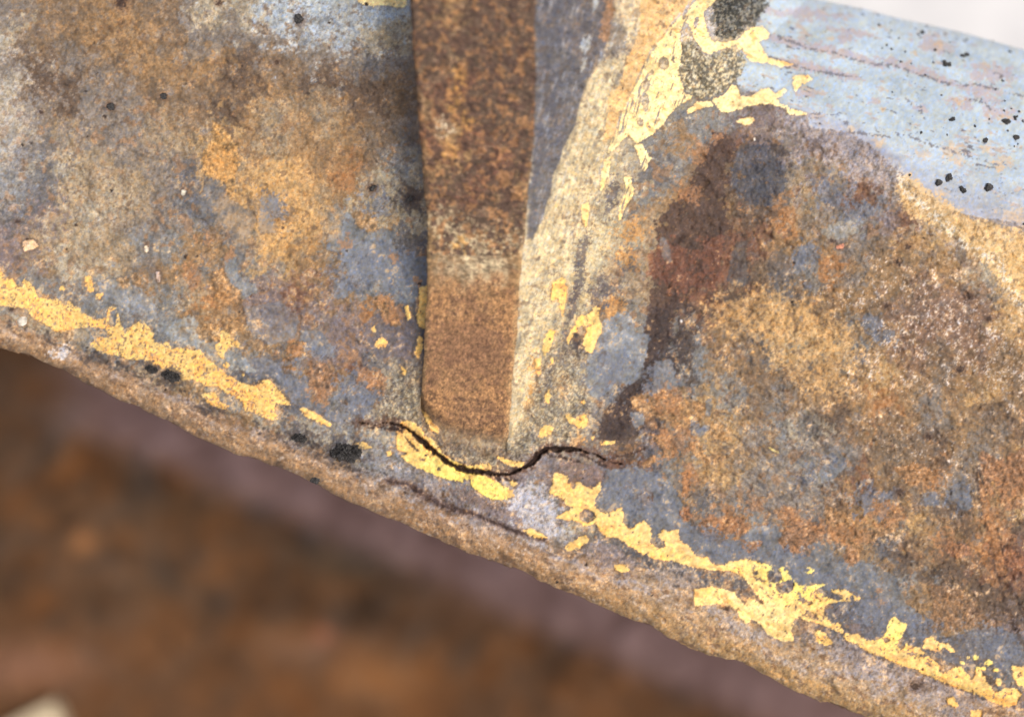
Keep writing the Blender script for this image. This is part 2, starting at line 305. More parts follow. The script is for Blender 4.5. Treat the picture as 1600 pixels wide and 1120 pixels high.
for (c_, a_, p_) in FP:
    b_ = blurn(poly(p_), 2.2); m = ss(b_ + .45 * e1, .44, .54) * (1 - pbm)
    ed_ = ss(b_ + .45 * e1, .3, .44) * (1 - m); C = put(C, ed_, (86, 72, 64), .35)
    m = m * (1 - .45 * ss(e2 + .3 * n4, .8, 1.3)); v = (1 + .05 * n25 + .035 * n8 + .05 * e3)[..., None]; C = C * (1 - (m * a_)[..., None]) + np.array(c_, np.float32) / 255 * v * (m * a_)[..., None]
    fpm = np.maximum(fpm, m * a_); Z += m * .8
for (c_, a_, p_) in RP:
    b_ = blurn(poly(p_), 2.2); m = ss(b_ + .6 * e1, .44, .56) * (1 - pbm)
    C = put(C, ss(b_ + .6 * e1, .28, .44) * (1 - m), (84, 66, 56), .35)
    v = (1 + .10 * n8 + .08 * n4)[..., None]; C = C * (1 - (m * a_)[..., None]) + np.array(c_, np.float32) / 255 * v * (m * a_)[..., None]
    fpm = fpm * (1 - m); Z += m * 2.0

lil = ss(blur(pb, 42) + .07 * n8 + .07 * n25 + .03 * n4, .10, .36) * (1 - pbm) * ss(UU, 1200, 1250); C = put(C, lil, (148, 141, 144), .75)
# golden stripe under the blue film
gs = poly([(1395, 262), (1420, 275), (1460, 305), (1520, 340), (1600, 362), (1740, 400), (1740, 560), (1600, 480), (1560, 440), (1520, 390), (1470, 355), (1420, 340), (1405, 310)])
gm = ss(blurn(gs, 10) + .1 * n8 + .06 * n4, .4, .6); C = put(C, gm, (216, 178, 118), .75)
dd = polydist([(1400, 262), (1425, 310), (1470, 345), (1510, 385), (1560, 410), (1590, 470), (1660, 540)]) + 3 * n8
m = ss(dd, 14, 4) * ss(n4 + n8, -.3, .6); C = put(C, m, (206, 204, 194), .75)
gs = poly([(1120, 458), (1190, 450), (1280, 480), (1330, 520), (1350, 580), (1300, 620), (1240, 600), (1190, 540), (1140, 510), (1100, 490)])
gm = ss(blurn(gs, 14) + .3 * n8 + .2 * n25 + .12 * n4, .5, .66); C = put(C, gm, (190, 150, 96), .6)
gs = ell(345, 255, 30, 26, 30); C = put(C, ragged(gs, 5, .4), (198, 150, 90), .7)
gs = ell(440, 330, 95, 90, 20); C = put(C, ss(blurn(gs, 20) + .2 * n25, .4, .9), (192, 148, 92), .4)
for (cx, cy, rx, ry, a) in [(592, 318, 26, 20, 0), (428, 322, 18, 26, 0), (560, 420, 40, 42, 20), (540, 450, 12, 16, 0), (628, 430, 30, 30, 0), (600, 395, 40, 18, 0),
                            (455, 590, 26, 22, 40), (560, 610, 30, 34, 30), (500, 545, 24, 10, 0)]:
    m = ss(blo(cx, cy, rx, ry, a, .5) + .2 * n8 + .12 * n4, .5, .58); C = put(C, m, (108, 113, 124), .75); Z += m * .4
for (cx, cy, rx, ry, a) in [(540, 380, 9, 11, 20), (615, 402, 7, 10, 0), (601, 470, 14, 10, 20), (617, 492, 12, 18, 40), (655, 440, 5, 6, 0), (500, 620, 20, 14, 40), (580, 590, 22, 12, 20),
                            (460, 545, 14, 11, 0), (325, 372, 6, 9, 0), (305, 372, 4, 5, 0), (360, 400, 9, 14, 0), (300, 430, 12, 20, 0), (1075, 300, 22, 14, 20), (1095, 238, 12, 18, 0),
                            (1120, 215, 12, 10, 0), (1130, 815, 34, 12, 10), (1155, 822, 16, 10, 0), (1055, 690, 26, 30, 0), (1010, 776, 10, 14, 0), (1072, 802, 9, 10, 30), (1040, 620, 30, 22, 0),
                            (1010, 850, 0.1, .1, 0), (1370, 790, 40, 22, 20), (1300, 830, 60, 14, 10), (1240, 805, 16, 12, 30), (1330, 870, 10, 14, 0), (1372, 921, 8, 4, 0), (1375, 940, 14, 8, 20),
                            (1180, 790, 16, 10, 0), (1590, 760, 30, 22, 0), (1560, 830, 20, 44, -15), (1250, 855, 20, 12, 10), (1480, 850, 24, 18, 0), (957, 600, 6, 5, 0), (1080, 745, 10, 24, -10)]:
    m = ss(blo(cx, cy, rx, ry, a, .5) + .26 * n8 + .16 * n4, .5, .58); C = put(C, m, (158, 114, 78), .65); Z += m * 2
for (cx, cy, rx, ry, a) in [(1000, 770, 62, 36, 25), (1120, 850, 90, 20, 20), (1260, 900, 80, 24, 25), (950, 580, 30, 40, 0), (1020, 590, 18, 26, 0), (1090, 670, 12, 10, 0), (1370, 960, 60, 26, 25),
                            (1440, 985, 40, 20, 30), (1560, 1010, 46, 26, 30), (1010, 750, 40, 14, 20), (1260, 745, 24, 14, -40), (1305, 720, 16, 12, 0), (1500, 775, 16, 26, 0), (1352, 780, 16, 22, 20),
                            (1390, 775, 20, 10, -20), (1455, 780, 14, 10, 0), (1258, 400, 14, 24, 30), (1345, 330, 40, 14, -14), (1300, 300, 30, 22, 0), (1360, 505, 18, 12, 0), (1380, 525, 18, 10, -20)]:
    m = ss(blo(cx, cy, rx, ry, a, .5) + .24 * n8 + .14 * n4, .5, .58); C = put(C, m, (101, 105, 115), .8); Z += m * .3

# ----- rib side: scraped cream streaks that run down the slope
ang = 107
stq = fn(40, 4.5, 2.4, ang, 8.0); stw = fn(41, 18, 2.6, ang, 3.5)
side = ss(UU - x_R(VV), 0, 8) * ss(x_C(VV) + 75 - UU, -20, 30) * ss(715 - VV, 0, 20)
CS = C.copy()
cream = ss(blurn(poly([(945, 90), (990, 80), (1000, 130), (960, 220), (960, 300), (985, 300), (970, 400), (960, 470), (900, 500), (870, 600), (840, 660), (800, 690), (790, 690), (800, 600), (815, 450),
                      (822, 340), (850, 260), (880, 200), (905, 140)]), 16), .25, .75)
m = ss(cream + .28 * stw + .1 * stq, .42, .62)
C = put(C, m * side, (200, 184, 146), .72)
m = ss(stq + .5 * stw, .6, .95) * cream * side; C = put(C, m, (226, 206, 164), .5)
m = ss(-stq - .4 * stw, .6, 1.1) * cream * side; C = put(C, m, (130, 122, 108), .4)
m = ss(stq, 1.1, 1.3) * side * (1 - cream) * (VV < 350); C = put(C, m, (158, 160, 164), .4)
Z += side * cream * stq * .6
m = ss(blurn(poly([(820, -140), (1000, -140), (965, -20), (955, 40), (925, 110), (900, 190), (872, 260), (850, 330), (830, 380), (820, 380)]), 7) + .12 * stw + .05 * stq, .42, .56) * side
C = put(C, m, (88, 88, 95), .85); m = ss(fn(42, 9, 2.6, ang, 3.0), 1.0, 1.5) * side * (VV < 330) * (1 - cream); C = put(C, m, (132, 118, 104), .5)
m = ss(stq + .4 * stw, 1.5, 1.8) * side * (VV < 360); C = put(C, m, (150, 152, 156), .6)
m = ss(blurn(poly([(1006, -60), (1130, -140), (1085, 0), (1050, 35), (1020, 75), (1000, 105), (985, 140), (970, 170), (955, 215), (945, 230), (950, 170), (965, 130), (978, 95), (990, 70), (1000, 40)]), 4) + .2 * stw + .1 * stq, .42, .5)
C = put(C, m, (216, 178, 124), .95); Z += m * 1.0  # tan panel: darker tone of its steeper angle is painted into the colour
m = ss(blo(948, 30, 8, 34, 8, .5) + .25 * stq, .45, .6); C = put(C, m, (176, 126, 82), .6)
for (cx, cy, rx, ry) in [(916, 70, 5, 18), (912, 100, 4, 14), (930, 5, 3, 12)]:
    C = put(C, ss(blo(cx, cy, rx, ry, 12, .5) + .2 * stq, .45, .6), (170, 176, 178), .8)
for (cx, cy, rx, ry) in [(955, 310, 9, 30), (910, 395, 7, 26), (905, 440, 8, 24), (895, 480, 7, 30), (858, 595, 6, 24), (850, 625, 7, 12), (834, 680, 7, 10), (885, 540, 12, 30), (940, 460, 18, 22)]:
    m = ss(blo(cx, cy, rx, ry, 14, .6) + .3 * n4 + .2 * n8, .45, .6); C = put(C, m, (80, 74, 78), .7); Z -= m
for (cx, cy, rx, ry) in [(836, 570, 8, 14), (835, 605, 8, 12), (828, 630, 8, 12), (880, 600, 10, 16), (905, 690, 9, 9), (990, 360, 20, 18), (978, 405, 16, 12), (960, 480, 14, 16)]:
    m = ss(blo(cx, cy, rx, ry, 14, .6) + .3 * n4 + .2 * n8, .45, .6); C = put(C, m, (188, 138, 80), .7)
# sandy collar round the toe
col = ss(blurn(poly([(600, 610), (650, 560), (657, 640), (690, 684), (760, 700), (800, 700), (850, 560), (890, 520), (930, 640), (900, 690), (860, 700), (820, 740), (740, 742), (680, 712), (640, 680), (590, 660)]), 8), .3, .7)
g = ss(n3b + .4 * n8, -.1, .5); C = put(C, col * g * .7, (188, 176, 146), .8); C = put(C, col * (1 - g), (92, 84, 78), .5)
ty = VV - y_toe(UU); rip = np.sin((ty + 3 * n20a + 1.5 * n8) / 2.6) * ss(ty, 0, 8) * ss(60 - ty, 0, 25) * ss(UU, 640, 665) * ss(840 - UU, 0, 30)
Z += rip * 3.5; C = put(C, ss(-rip, .4, 1.0), (84, 74, 66), .5)
m = ss(blurn(poly([(655, 560), (668, 560), (664, 640), (690, 678), (760, 700), (800, 706), (800, 716), (750, 712), (680, 690), (652, 650)]), 3) + .3 * n8, .4, .6); C = put(C, m, (110, 92, 76), .5)
# rough lumps
for (pts, cA, cB) in [([(1065, 75), (1078, 60), (1090, 80), (1110, 90), (1140, 75), (1160, 85), (1167, 100), (1150, 125), (1130, 145), (1100, 155), (1080, 150), (1065, 130)], (200, 188, 156), (112, 106, 90)),
                      ([(1112, 0), (1118, -30), (1150, -60), (1200, -40), (1200, 10), (1185, 25), (1165, 45), (1148, 62), (1125, 60), (1112, 55), (1125, 45), (1118, 20)], (124, 122, 112), (58, 59, 56))]:
    m = ss(blurn(poly(pts), 4) + .2 * n8 + .15 * n4, .4, .6); g = ss(fn(50, 6, 2.8), -.6, .7)
    C = put(C, m * g, cA); C = put(C, m * (1 - g), cB)
    Z += m * (6 + 12 * (.8 - np.abs(fn(51, 12, 2.8)))) + blur(m, 10) * 60
lumpmask = sum(poly(p) for p in [[(1065, 75), (1078, 60), (1090, 80), (1110, 90), (1140, 75), (1160, 85), (1167, 100), (1150, 125), (1130, 145), (1100, 155), (1080, 150), (1065, 130)],
                                 [(1112, 0), (1118, -30), (1150, -60), (1200, -40), (1200, 10), (1185, 25), (1165, 45), (1148, 62), (1125, 60), (1112, 55), (1125, 45), (1118, 20)]])

# ----- rim along the bottom
sd_ = (y_sil(UU) - VV) * .92; sm_ = (y_seam(UU) - VV) * .92
rim = ss(-sm_ + 4 * n8, -2, 3)
edge = ss(sd_ + 3 * n25, 50, 8)
ux = ss(UU, 700, 1150)[..., None]
base = np.array((158, 130, 108), np.float32) / 255 * (1 - ux) + np.array((178, 148, 112), np.float32) / 255 * ux
rc = C * .35 + base * .65
m = (edge * .65)[..., None]; warm = np.array((172, 132, 88), np.float32) / 255 * (1 - ux) + np.array((188, 148, 92), np.float32) / 255 * ux
rc = rc * (1 - m) + warm * m
g = ss(fn(60, 20, 2.6, 24, 2.5), .2, 1.0) * (1 - edge); rc = put(rc, g, (158, 152, 156), .6)
g = ss(fn(61, 12, 2.6, 24, 2.0), .9, 1.3); rc = put(rc, g, (112, 86, 66), .6)
g = ss(fn(62, 6, 2.4, 24, 2.0), 1.3, 1.7); rc = put(rc, g, (214, 190, 164), .6)
C = C * (1 - rim[..., None]) + rc * rim[..., None]
for (cx, cy, rx, ry, a, c) in [(690, 765, 95, 26, 22, (142, 138, 142)), (830, 800, 50, 40, 20, (176, 174, 180)), (590, 720, 60, 22, 25, (146, 144, 146)), (95, 548, 14, 10, 0, (206, 206, 210)),
                               (950, 868, 50, 16, 22, (134, 124, 126)), (1340, 1030, 70, 20, 28, (150, 142, 142)), (1450, 1075, 90, 26, 25, (154, 144, 142)), (1060, 905, 40, 20, 20, (164, 150, 140)),
                               (1150, 975, 50, 12, 30, (160, 152, 150)), (1380, 1010, 30, 12, 20, (140, 128, 128)), (900, 740, 44, 18, 8, (122, 102, 96)), (760, 790, 60, 12, 25, (100, 84, 80)), (850, 725, 30, 20, 0, (128, 120, 118))]:
    m = ss(blo(cx, cy, rx, ry, a, .7) + .2 * n8 + .12 * n4, .35, .65); C = put(C, m, c, .7)
# dark groove of the seam
dd = np.abs(sm_ + 5 * n25) ; gap = ss(fn(63, 22, 2.4), .1, .8)
m = ss(dd, 6, 1.5) * gap * (UU < 620); C = put(C, m, (66, 60, 60), .75); Z -= ss(dd, 10, 0) * 3 * (UU < 1300)
dd2 = polydist([(605, 750), (640, 757), (665, 775), (700, 792), (740, 803), (800, 828), (850, 842)]) + .9 * n8
m = ss(dd2, 9, 3); C = put(C, m, (92, 70, 62), .6); m = ss(dd2, 3.2, 1.2); C = put(C, m, (56, 42, 40), .65); Z -= m * 12; Z += ss(dd2 + 8, 22, 10) * ss(VV - y_seam(UU), -50, -20) * 2

# ----- yellow paint that is left
YP = [
 [(-140, 360), (0, 420), (8, 432), (20, 436), (30, 452), (38, 433), (55, 450), (58, 462), (75, 468), (90, 466), (98, 475), (112, 482), (120, 478), (133, 492), (150, 500), (165, 495), (170, 480), (180, 480),
  (185, 492), (195, 520), (210, 505), (222, 500), (232, 512), (241, 520), (238, 530), (250, 540), (262, 532), (268, 545), (285, 542), (300, 548), (312, 545), (325, 562), (340, 572), (355, 585), (375, 597),
  (400, 603), (410, 595), (420, 592), (430, 603), (445, 618), (457, 634), (440, 632), (430, 628), (428, 642), (435, 655), (425, 657), (405, 650), (385, 635), (370, 622), (350, 612), (340, 603), (320, 602),
  (300, 592), (285, 596), (278, 582), (255, 577), (240, 570), (225, 562), (200, 562), (190, 557), (160, 552), (140, 540), (150, 528), (172, 528), (165, 515), (140, 510), (110, 515), (90, 520), (75, 510), (55, 500), (40, 482), (20, 480), (0, 477), (-140, 420)],
 [(132, 432), (143, 430), (147, 455), (140, 458), (133, 445)], [(150, 460), (162, 457), (158, 468), (150, 467)], [(94, 448), (100, 445), (101, 455), (94, 455)], [(105, 465), (116, 480), (106, 482)],
 [(345, 518), (352, 515), (358, 522), (365, 530), (375, 535), (377, 545), (360, 540), (352, 550), (348, 562), (340, 552), (335, 540), (345, 535)],
 [(468, 638), (480, 638), (500, 650), (518, 662), (515, 667), (495, 658), (475, 650)], [(255, 568), (272, 565), (282, 580), (262, 584)], [(315, 615), (335, 612), (345, 628), (360, 636), (345, 640), (322, 628)], [(378, 630), (400, 632), (402, 644), (384, 642)],
 [(655, 450), (668, 446), (669, 470), (668, 500), (664, 517), (655, 510), (650, 497), (655, 475)], [(632, 480), (638, 477), (642, 498), (636, 502)], [(653, 525), (661, 527), (661, 545), (655, 560), (647, 553), (652, 540)],
 [(589, 532), (597, 526), (606, 536), (603, 543), (592, 544), (586, 540)], [(579, 515), (585, 507), (589, 518), (584, 521)], [(627, 571), (637, 580), (633, 588), (628, 582)],
 [(620, 663), (640, 656), (656, 668), (663, 680), (681, 690), (691, 708), (710, 720), (730, 728), (750, 725), (767, 725), (768, 735), (745, 739), (720, 735), (700, 724), (680, 707), (660, 690), (640, 675)],
 [(659, 640), (668, 646), (677, 660), (687, 670), (686, 680), (675, 673), (664, 656)],
 [(620, 670), (640, 674), (658, 690), (680, 708), (700, 725), (725, 736), (755, 742), (775, 752), (800, 765), (804, 775), (790, 781), (770, 780), (755, 774), (738, 760), (718, 752), (698, 749), (680, 742), (650, 730), (633, 720), (626, 711), (640, 709), (619, 702)],
 [(553, 690), (570, 691), (582, 700), (572, 703), (557, 699)], [(604, 706), (612, 704), (614, 712), (606, 713)], [(772, 711), (795, 718), (820, 722), (820, 730), (800, 729), (785, 722)], [(793, 748), (803, 750), (809, 757), (800, 760)],
 [(898, 512), (903, 495), (920, 490), (929, 479), (937, 482), (935, 495), (939, 503), (942, 510), (939, 522), (931, 535), (926, 552), (917, 551), (910, 535), (916, 520), (916, 509), (908, 508), (902, 516), (892, 530), (887, 542), (885, 530), (893, 515)],
 [(864, 442), (880, 431), (887, 445), (884, 466), (883, 482), (880, 497), (875, 480), (873, 464), (860, 472), (861, 455)], [(975, 278), (986, 273), (991, 300), (986, 312), (977, 325), (969, 345), (966, 345), (969, 320), (978, 300)],
 [(909, 320), (921, 317), (919, 345), (915, 357), (909, 340)], [(835, 558), (846, 561), (846, 586), (838, 583)], [(852, 615), (859, 606), (861, 622), (856, 633), (851, 625)],
 [(881, 650), (890, 647), (896, 655), (905, 650), (916, 647), (919, 656), (915, 670), (905, 669), (890, 661)], [(844, 672), (852, 664), (865, 667), (861, 679), (845, 685), (841, 681)], [(939, 690), (960, 687), (963, 693), (940, 696)],
 [(923, 681), (928, 681), (929, 688), (924, 688)], [(907, 626), (914, 624), (915, 632), (908, 632)], [(853, 522), (862, 512), (868, 520), (858, 548), (850, 560), (846, 545)], [(860, 560), (864, 558), (864, 570), (860, 570)],
 [(866, 738), (880, 741), (888, 745), (886, 755), (895, 756), (905, 752), (915, 760), (925, 764), (938, 752), (939, 765), (930, 778), (930, 790), (940, 800), (950, 801), (960, 797), (970, 791), (976, 800), (973, 815),
  (985, 828), (995, 818), (1005, 812), (1015, 819), (1019, 840), (1025, 846), (1030, 833), (1036, 826), (1045, 830), (1060, 826), (1063, 845), (1080, 855), (1086, 867), (1095, 872), (1105, 869), (1110, 880), (1130, 884),
  (1140, 877), (1170, 873), (1190, 879), (1205, 883), (1215, 892), (1221, 884), (1230, 890), (1236, 902), (1250, 915), (1270, 915), (1285, 911), (1300, 920), (1320, 921), (1335, 929), (1346, 935), (1335, 940), (1310, 940), (1290, 945),
  (1287, 960), (1300, 972), (1315, 975), (1318, 990), (1300, 982), (1270, 972), (1250, 966), (1225, 962), (1200, 948), (1180, 925), (1160, 900), (1140, 892), (1100, 889), (1080, 885), (1050, 876), (1020, 873), (1000, 863), (980, 851), (965, 841),
  (945, 838), (938, 830), (930, 817), (915, 822), (900, 813), (885, 813), (868, 809), (880, 800), (896, 792), (886, 790), (880, 780), (870, 775), (857, 770), (862, 758)],
 [(1085, 919), (1110, 916), (1148, 924), (1152, 932), (1165, 945), (1170, 933), (1195, 944), (1230, 950), (1242, 965), (1236, 985), (1242, 1001), (1225, 1002), (1200, 992), (1190, 977), (1176, 966), (1165, 976), (1150, 951), (1120, 943), (1085, 947)],
 [(1273, 983), (1290, 988), (1302, 1005), (1290, 1009), (1275, 1001)],
 [(1318, 990), (1340, 990), (1355, 1000), (1365, 1000), (1380, 996), (1386, 980), (1391, 965), (1400, 965), (1410, 972), (1419, 975), (1415, 984), (1409, 993), (1405, 1000), (1415, 1005), (1425, 1010), (1435, 1010), (1445, 1018), (1455, 1030), (1465, 1035),
  (1472, 1050), (1485, 1045), (1500, 1040), (1507, 1046), (1513, 1055), (1520, 1042), (1530, 1040), (1535, 1055), (1545, 1060), (1548, 1072), (1555, 1081), (1570, 1075), (1590, 1074), (1596, 1085), (1588, 1102), (1570, 1104), (1550, 1096), (1530, 1086), (1500, 1076),
  (1480, 1069), (1450, 1056), (1430, 1046), (1400, 1036), (1380, 1026), (1360, 1021), (1340, 1007), (1320, 998)],
 [(1440, 1012), (1445, 998), (1455, 994), (1465, 1002), (1480, 1004), (1490, 1012), (1494, 1020), (1485, 1018), (1475, 1010), (1462, 1020), (1452, 1014)],
 [(960, 882), (975, 881), (986, 890), (975, 894), (962, 891)], [(814, 827), (830, 825), (850, 835), (858, 841), (835, 841)], [(880, 856), (892, 846), (905, 840), (915, 834), (921, 845), (905, 856), (890, 862)],
 [(1477, 1090), (1490, 1087), (1498, 1100), (1491, 1106), (1480, 1099)], [(1517, 1110), (1535, 1107), (1534, 1122), (1518, 1122)], [(1580, 1039), (1660, 1050), (1660, 1080), (1592, 1071), (1583, 1056)],
 [(1110, -140), (1120, 0), (1098, 20), (1105, 50), (1113, 65), (1150, 66), (1168, 46), (1190, 41), (1202, 52), (1200, 60), (1184, 66), (1200, 90), (1245, 101), (1220, 105), (1200, 99), (1172, 96), (1160, 80), (1150, 71), (1130, 77), (1110, 85), (1100, 83),
  (1088, 65), (1080, 45), (1072, 34), (1065, 42), (1062, 60), (1066, 85), (1060, 110), (1065, 130), (1071, 148), (1083, 150), (1076, 159), (1060, 166), (1045, 180), (1036, 196), (1020, 211), (1010, 216), (995, 226), (985, 212), (975, 216), (962, 232), (948, 242), (952, 225),
  (965, 200), (975, 170), (990, 140), (1000, 120), (1010, 95), (1030, 65), (1060, 30), (1090, 0), (1200, -140)],
 [(1111, 156), (1130, 150), (1144, 132), (1152, 134), (1156, 150), (1170, 152), (1190, 140), (1201, 137), (1210, 147), (1225, 139), (1231, 144), (1212, 155), (1220, 162), (1240, 170), (1263, 178), (1255, 181), (1232, 179), (1225, 169), (1205, 164), (1190, 164), (1175, 166), (1155, 171), (1130, 177), (1121, 168)],
 [(1149, 189), (1170, 182), (1181, 187), (1172, 196), (1155, 194)], [(546, -60), (632, -60), (635, 10), (620, 13), (600, 8), (580, 11), (560, 4)], [(1075, 170), (1090, 160), (1110, 158), (1115, 166), (1090, 172), (1070, 182)],
 [(990, 228), (1002, 225), (1012, 240), (1020, 250), (1005, 270), (1000, 250)], [(940, 250), (955, 245), (952, 270), (945, 290), (938, 300)], [(1240, 118), (1262, 116), (1270, 124), (1252, 134), (1242, 145), (1238, 132)],
]
ym = np.zeros((H, W), np.float32)
for p in YP: poly(p, ym)
holes = np.zeros((H, W), np.float32)
for (cx, cy, rx, ry, a) in [(917, 806, 12, 11, 0), (1028, 848, 13, 7, 20), (1225, 918, 14, 9, 10), (1255, 938, 9, 3, 10), (1210, 900, 12, 10, 0), (1233, 912, 9, 6, 0), (1300, 930, 16, 5, 20), (1288, 922, 10, 6, 0), (1384, 999, 4, 4, 0),
                            (1408, 1006, 6, 8, -20), (1424, 1021, 5, 3, 0), (1475, 1046, 8, 5, 0), (1519, 1050, 5, 11, 10), (1545, 1060, 6, 8, 0), (1442, 1024, 5, 3, 0), (1037, 100, 9, 11, 0), (1017, 115, 3, 8, 30), (1010, 133, 6, 10, 0),
                            (1009, 160, 6, 14, 0), (1052, 92, 3, 6, 0), (1001, 192, 6, 6, 0), (1012, 45, 7, 9, 0), (990, 104, 8, 12, 20), (1088, 35, 4, 9, 10), (176, 498, 6, 14, 10), (6, 448, 4, 4, 0), (660, 718, 5, 3, 0), (686, 733, 4, 2, 0),
                            (1340, 986, 5, 3, 0), (1283, 1000, 3, 2, 0), (1290, 902, 3, 2, 0), (1180, 895, 5, 3, 0), (730, 752, 8, 3, 15), (750, 735, 3, 2, 0), (1178, 980, 8, 8, 0), (1010, 866, 3, 2, 0), (896, 760, 4, 4, 0), (1070, 20, 3, 7, 30)]:
    np.maximum(holes, ell(cx, cy, rx, ry, a), out=holes)
ym = ym * (1 - holes)
for (cx, cy, rx, ry) in [(1525, 1027, 5, 4), (1545, 1035, 6, 5), (1556, 1046, 5, 3), (1503, 1035, 4, 3), (1561, 1065, 5, 6), (1265, 891, 7, 5), (1513, 1028, 3, 3), (1537, 1044, 4, 3), (380, 585, 3, 3), (354, 570, 6, 4)]:
    np.maximum(ym, ell(cx, cy, rx, ry), out=ym)
# speckled thinning of the paint, strongest towards its lower side
thin = ss(fn(70, 5, 2.8) + .5 * n25 + .5 * ss(UU, 1150, 1300), 2.1, 2.3)
ystr = ss(stq + .4 * stw, 1.15, 1.35) * (VV < 420) * ss(UU, 900, 960) * (UU < 1075)
yb = blur(ym, 1.4); Y = ss(yb + (.10 * n8 + .13 * n4 + .08 * fn(72, 5, 3.0)) * ss(yb, .02, .3), .46, .54) * (1 - thin) * (1 - ystr)
rh = ss(fn(73, 11, 3.0) + .4 * n4, .75, .9) * ss(blurn(poly([(1170, 860), (1350, 910), (1360, 950), (1300, 975), (1220, 950), (1180, 910)]), 6), .3, .7); Y = Y * (1 - rh)
lf = ss(fn(74, 5, 2.6) + .5 * n8, 1.1, 1.3) * (UU < 470) * (VV > 400); Y = Y * (1 - lf * .9)
wsh = ss(blur(ym, 9) * 1.6 + .3 * n8 + .25 * n25 + .12 * n4, .62, .95) * (1 - Y) * (VV > 380); C = put(C, wsh, (206, 168, 116), .5)
yc0 = np.array((234, 194, 116), np.float32); yc1 = np.array((222, 164, 84), np.float32); yc2 = np.array((240, 220, 110), np.float32); yc3 = np.array((248, 228, 172), np.float32)
wor = (ss(n25 + .4 * n8 + .5 * ss(UU, 1250, 1500) * ss(-sm_, -24, 0) * 2.0 + .8 * (UU < 420) - .55, .1, .9) * .75)[..., None]
wle = (ell(735, 760, 80, 26, 25, .6) * .8 + .6 * ell(1400, 985, 30, 25, 0, .6) + .8 * ell(1240, 900, 60, 30, 20, .6) + .8 * ell(1540, 1035, 40, 14, 0, .5))[..., None]
wcr = (ss(420 - VV, 0, 160) * .75 + .5 * ell(1170, 960, 90, 40, 30, .8))[..., None]  # upper stripe paled to paint in its brighter angle; lower patch is cream
yc = yc0 * (1 - wor) + yc1 * wor; wle = np.clip(wle, 0, .8); yc = yc * (1 - wle) + yc2 * wle; wcr = np.clip(wcr, 0, .8); yc = yc * (1 - wcr) + yc3 * wcr
yst = ss(fn(71, 12, 2.6, 24, 2.0) + .4 * n25, 1.0, 1.7)[..., None] * .6; yc = yc * (1 - yst) + np.array((196, 142, 84), np.float32) * yst
yc = yc / 255 * (1 + .045 * n8 + .03 * n4 + .04 * n25)[..., None]
tone = (ss(UU, 980, 1150) * (1 - pbm) * (1 - rim))[..., None]; _g = C.mean(-1, keepdims=True); C = C * (1 - tone) + (_g + (C - _g) * .93) * tone
tone = ((1 - ss(UU, 600, 640)) * (1 - pbm) * .6)[..., None]; _g = C.mean(-1, keepdims=True); C = C * (1 - tone) + (_g + (C - _g) * .92) * tone
Y3 = Y[..., None]
C = C * (1 - Y3) + yc * Y3
Z += Y * 4.5
halo = np.clip(blur(Y, 2.5) - Y, 0, 1) * 1.6; C = put(C, np.clip(halo, 0, 1), (96, 76, 66), .45)

# ----- crack
CR0 = [(560, 661), (585, 663), (600, 660), (612, 662), (622, 665), (634, 669), (645, 676), (660, 690), (672, 700), (684, 712), (700, 723), (716, 731), (735, 737), (755, 738), (775, 741), (795, 741), (808, 736), (826, 726), (838, 714), (846, 706), (856, 701),
      (880, 700), (900, 703), (915, 706), (930, 710), (944, 717), (958, 722), (972, 726)]
CR = CR0; CR2 = []
for (ax_, ay_), (bx_, by_) in zip(CR[:-1], CR[1:]): CR2 += [(ax_ + (bx_ - ax_) * t_, ay_ + (by_ - ay_) * t_) for t_ in (0, .5)]
CR2.append(CR[-1])
crd = polydist([(x + random.Random(i * 7).uniform(-.9, .9), y + random.Random(i * 7 + 1).uniform(-1.2, 1.2)) for i, (x, y) in enumerate(CR2)]) + .45 * n8
wid = (.2 + np.clip(1 + .35 * fn(112, 20, 2.8), .4, 1.7)) * np.interp(UU, [560, 600, 640, 680, 740, 800, 850, 890, 930, 975], [.05, .35, 1.9, 3.0, 2.4, 1.5, 2.5, 2.2, 1.0, .0]) * (1 + .25 * n25)
crk = ss(crd, wid + .9, wid - .9)
rustband = ss(crd + 3 * n8, 11, 2); C = put(C, rustband * (1 - .75 * Y), (98, 70, 58), .7)
C = put(C, crk, (40, 27, 24), .95)
cr_y = np.interp(UU, [p[0] for p in CR], [p[1] for p in CR])
up = ss(cr_y - VV, -1.5, 1.5) * ss(crd, 46, 4) * ss(UU, 575, 640) * ss(980 - UU, 0, 70)
Z += up * 16; Z -= crk * 90
for br in [[(612, 664), (626, 676), (640, 690), (652, 704)], [(846, 706), (862, 712), (884, 716), (905, 722)], [(900, 706), (922, 716), (945, 730)], [(768, 742), (790, 750), (812, 752)], [(575, 668), (600, 668), (624, 672)]]:
    dd = polydist(br) + 1.2 * n8; m = ss(dd, 2.2, .6); C = put(C, m, (52, 38, 34), .75); Z -= m * 8
cr2 = polydist([(935, 722), (960, 715), (990, 708), (1010, 700)]) + n4; m = ss(cr2, 2.2, .8); C = put(C, m, (60, 44, 40), .7); Z -= m * 3
# long ridge of flaked rust at the right
for pts in [[(1525, 740), (1535, 790), (1548, 850), (1560, 900), (1575, 960), (1600, 1010)], [(1528, 732), (1545, 790), (1562, 850), (1572, 900), (1600, 960), (1640, 1010)]]:
    dd = polydist(pts) + 2 * n8; m = ss(dd, 3, 1); C = put(C, m, (70, 54, 46), .6); Z += ss(dd, 9, 2) * 2 - m * 3
m = ss(poly([(1527, 735), (1548, 790), (1563, 850), (1573, 900), (1560, 900), (1535, 800)]) + .2 * n4, .4, .6); C = put(C, m, (168, 122, 82), .6)
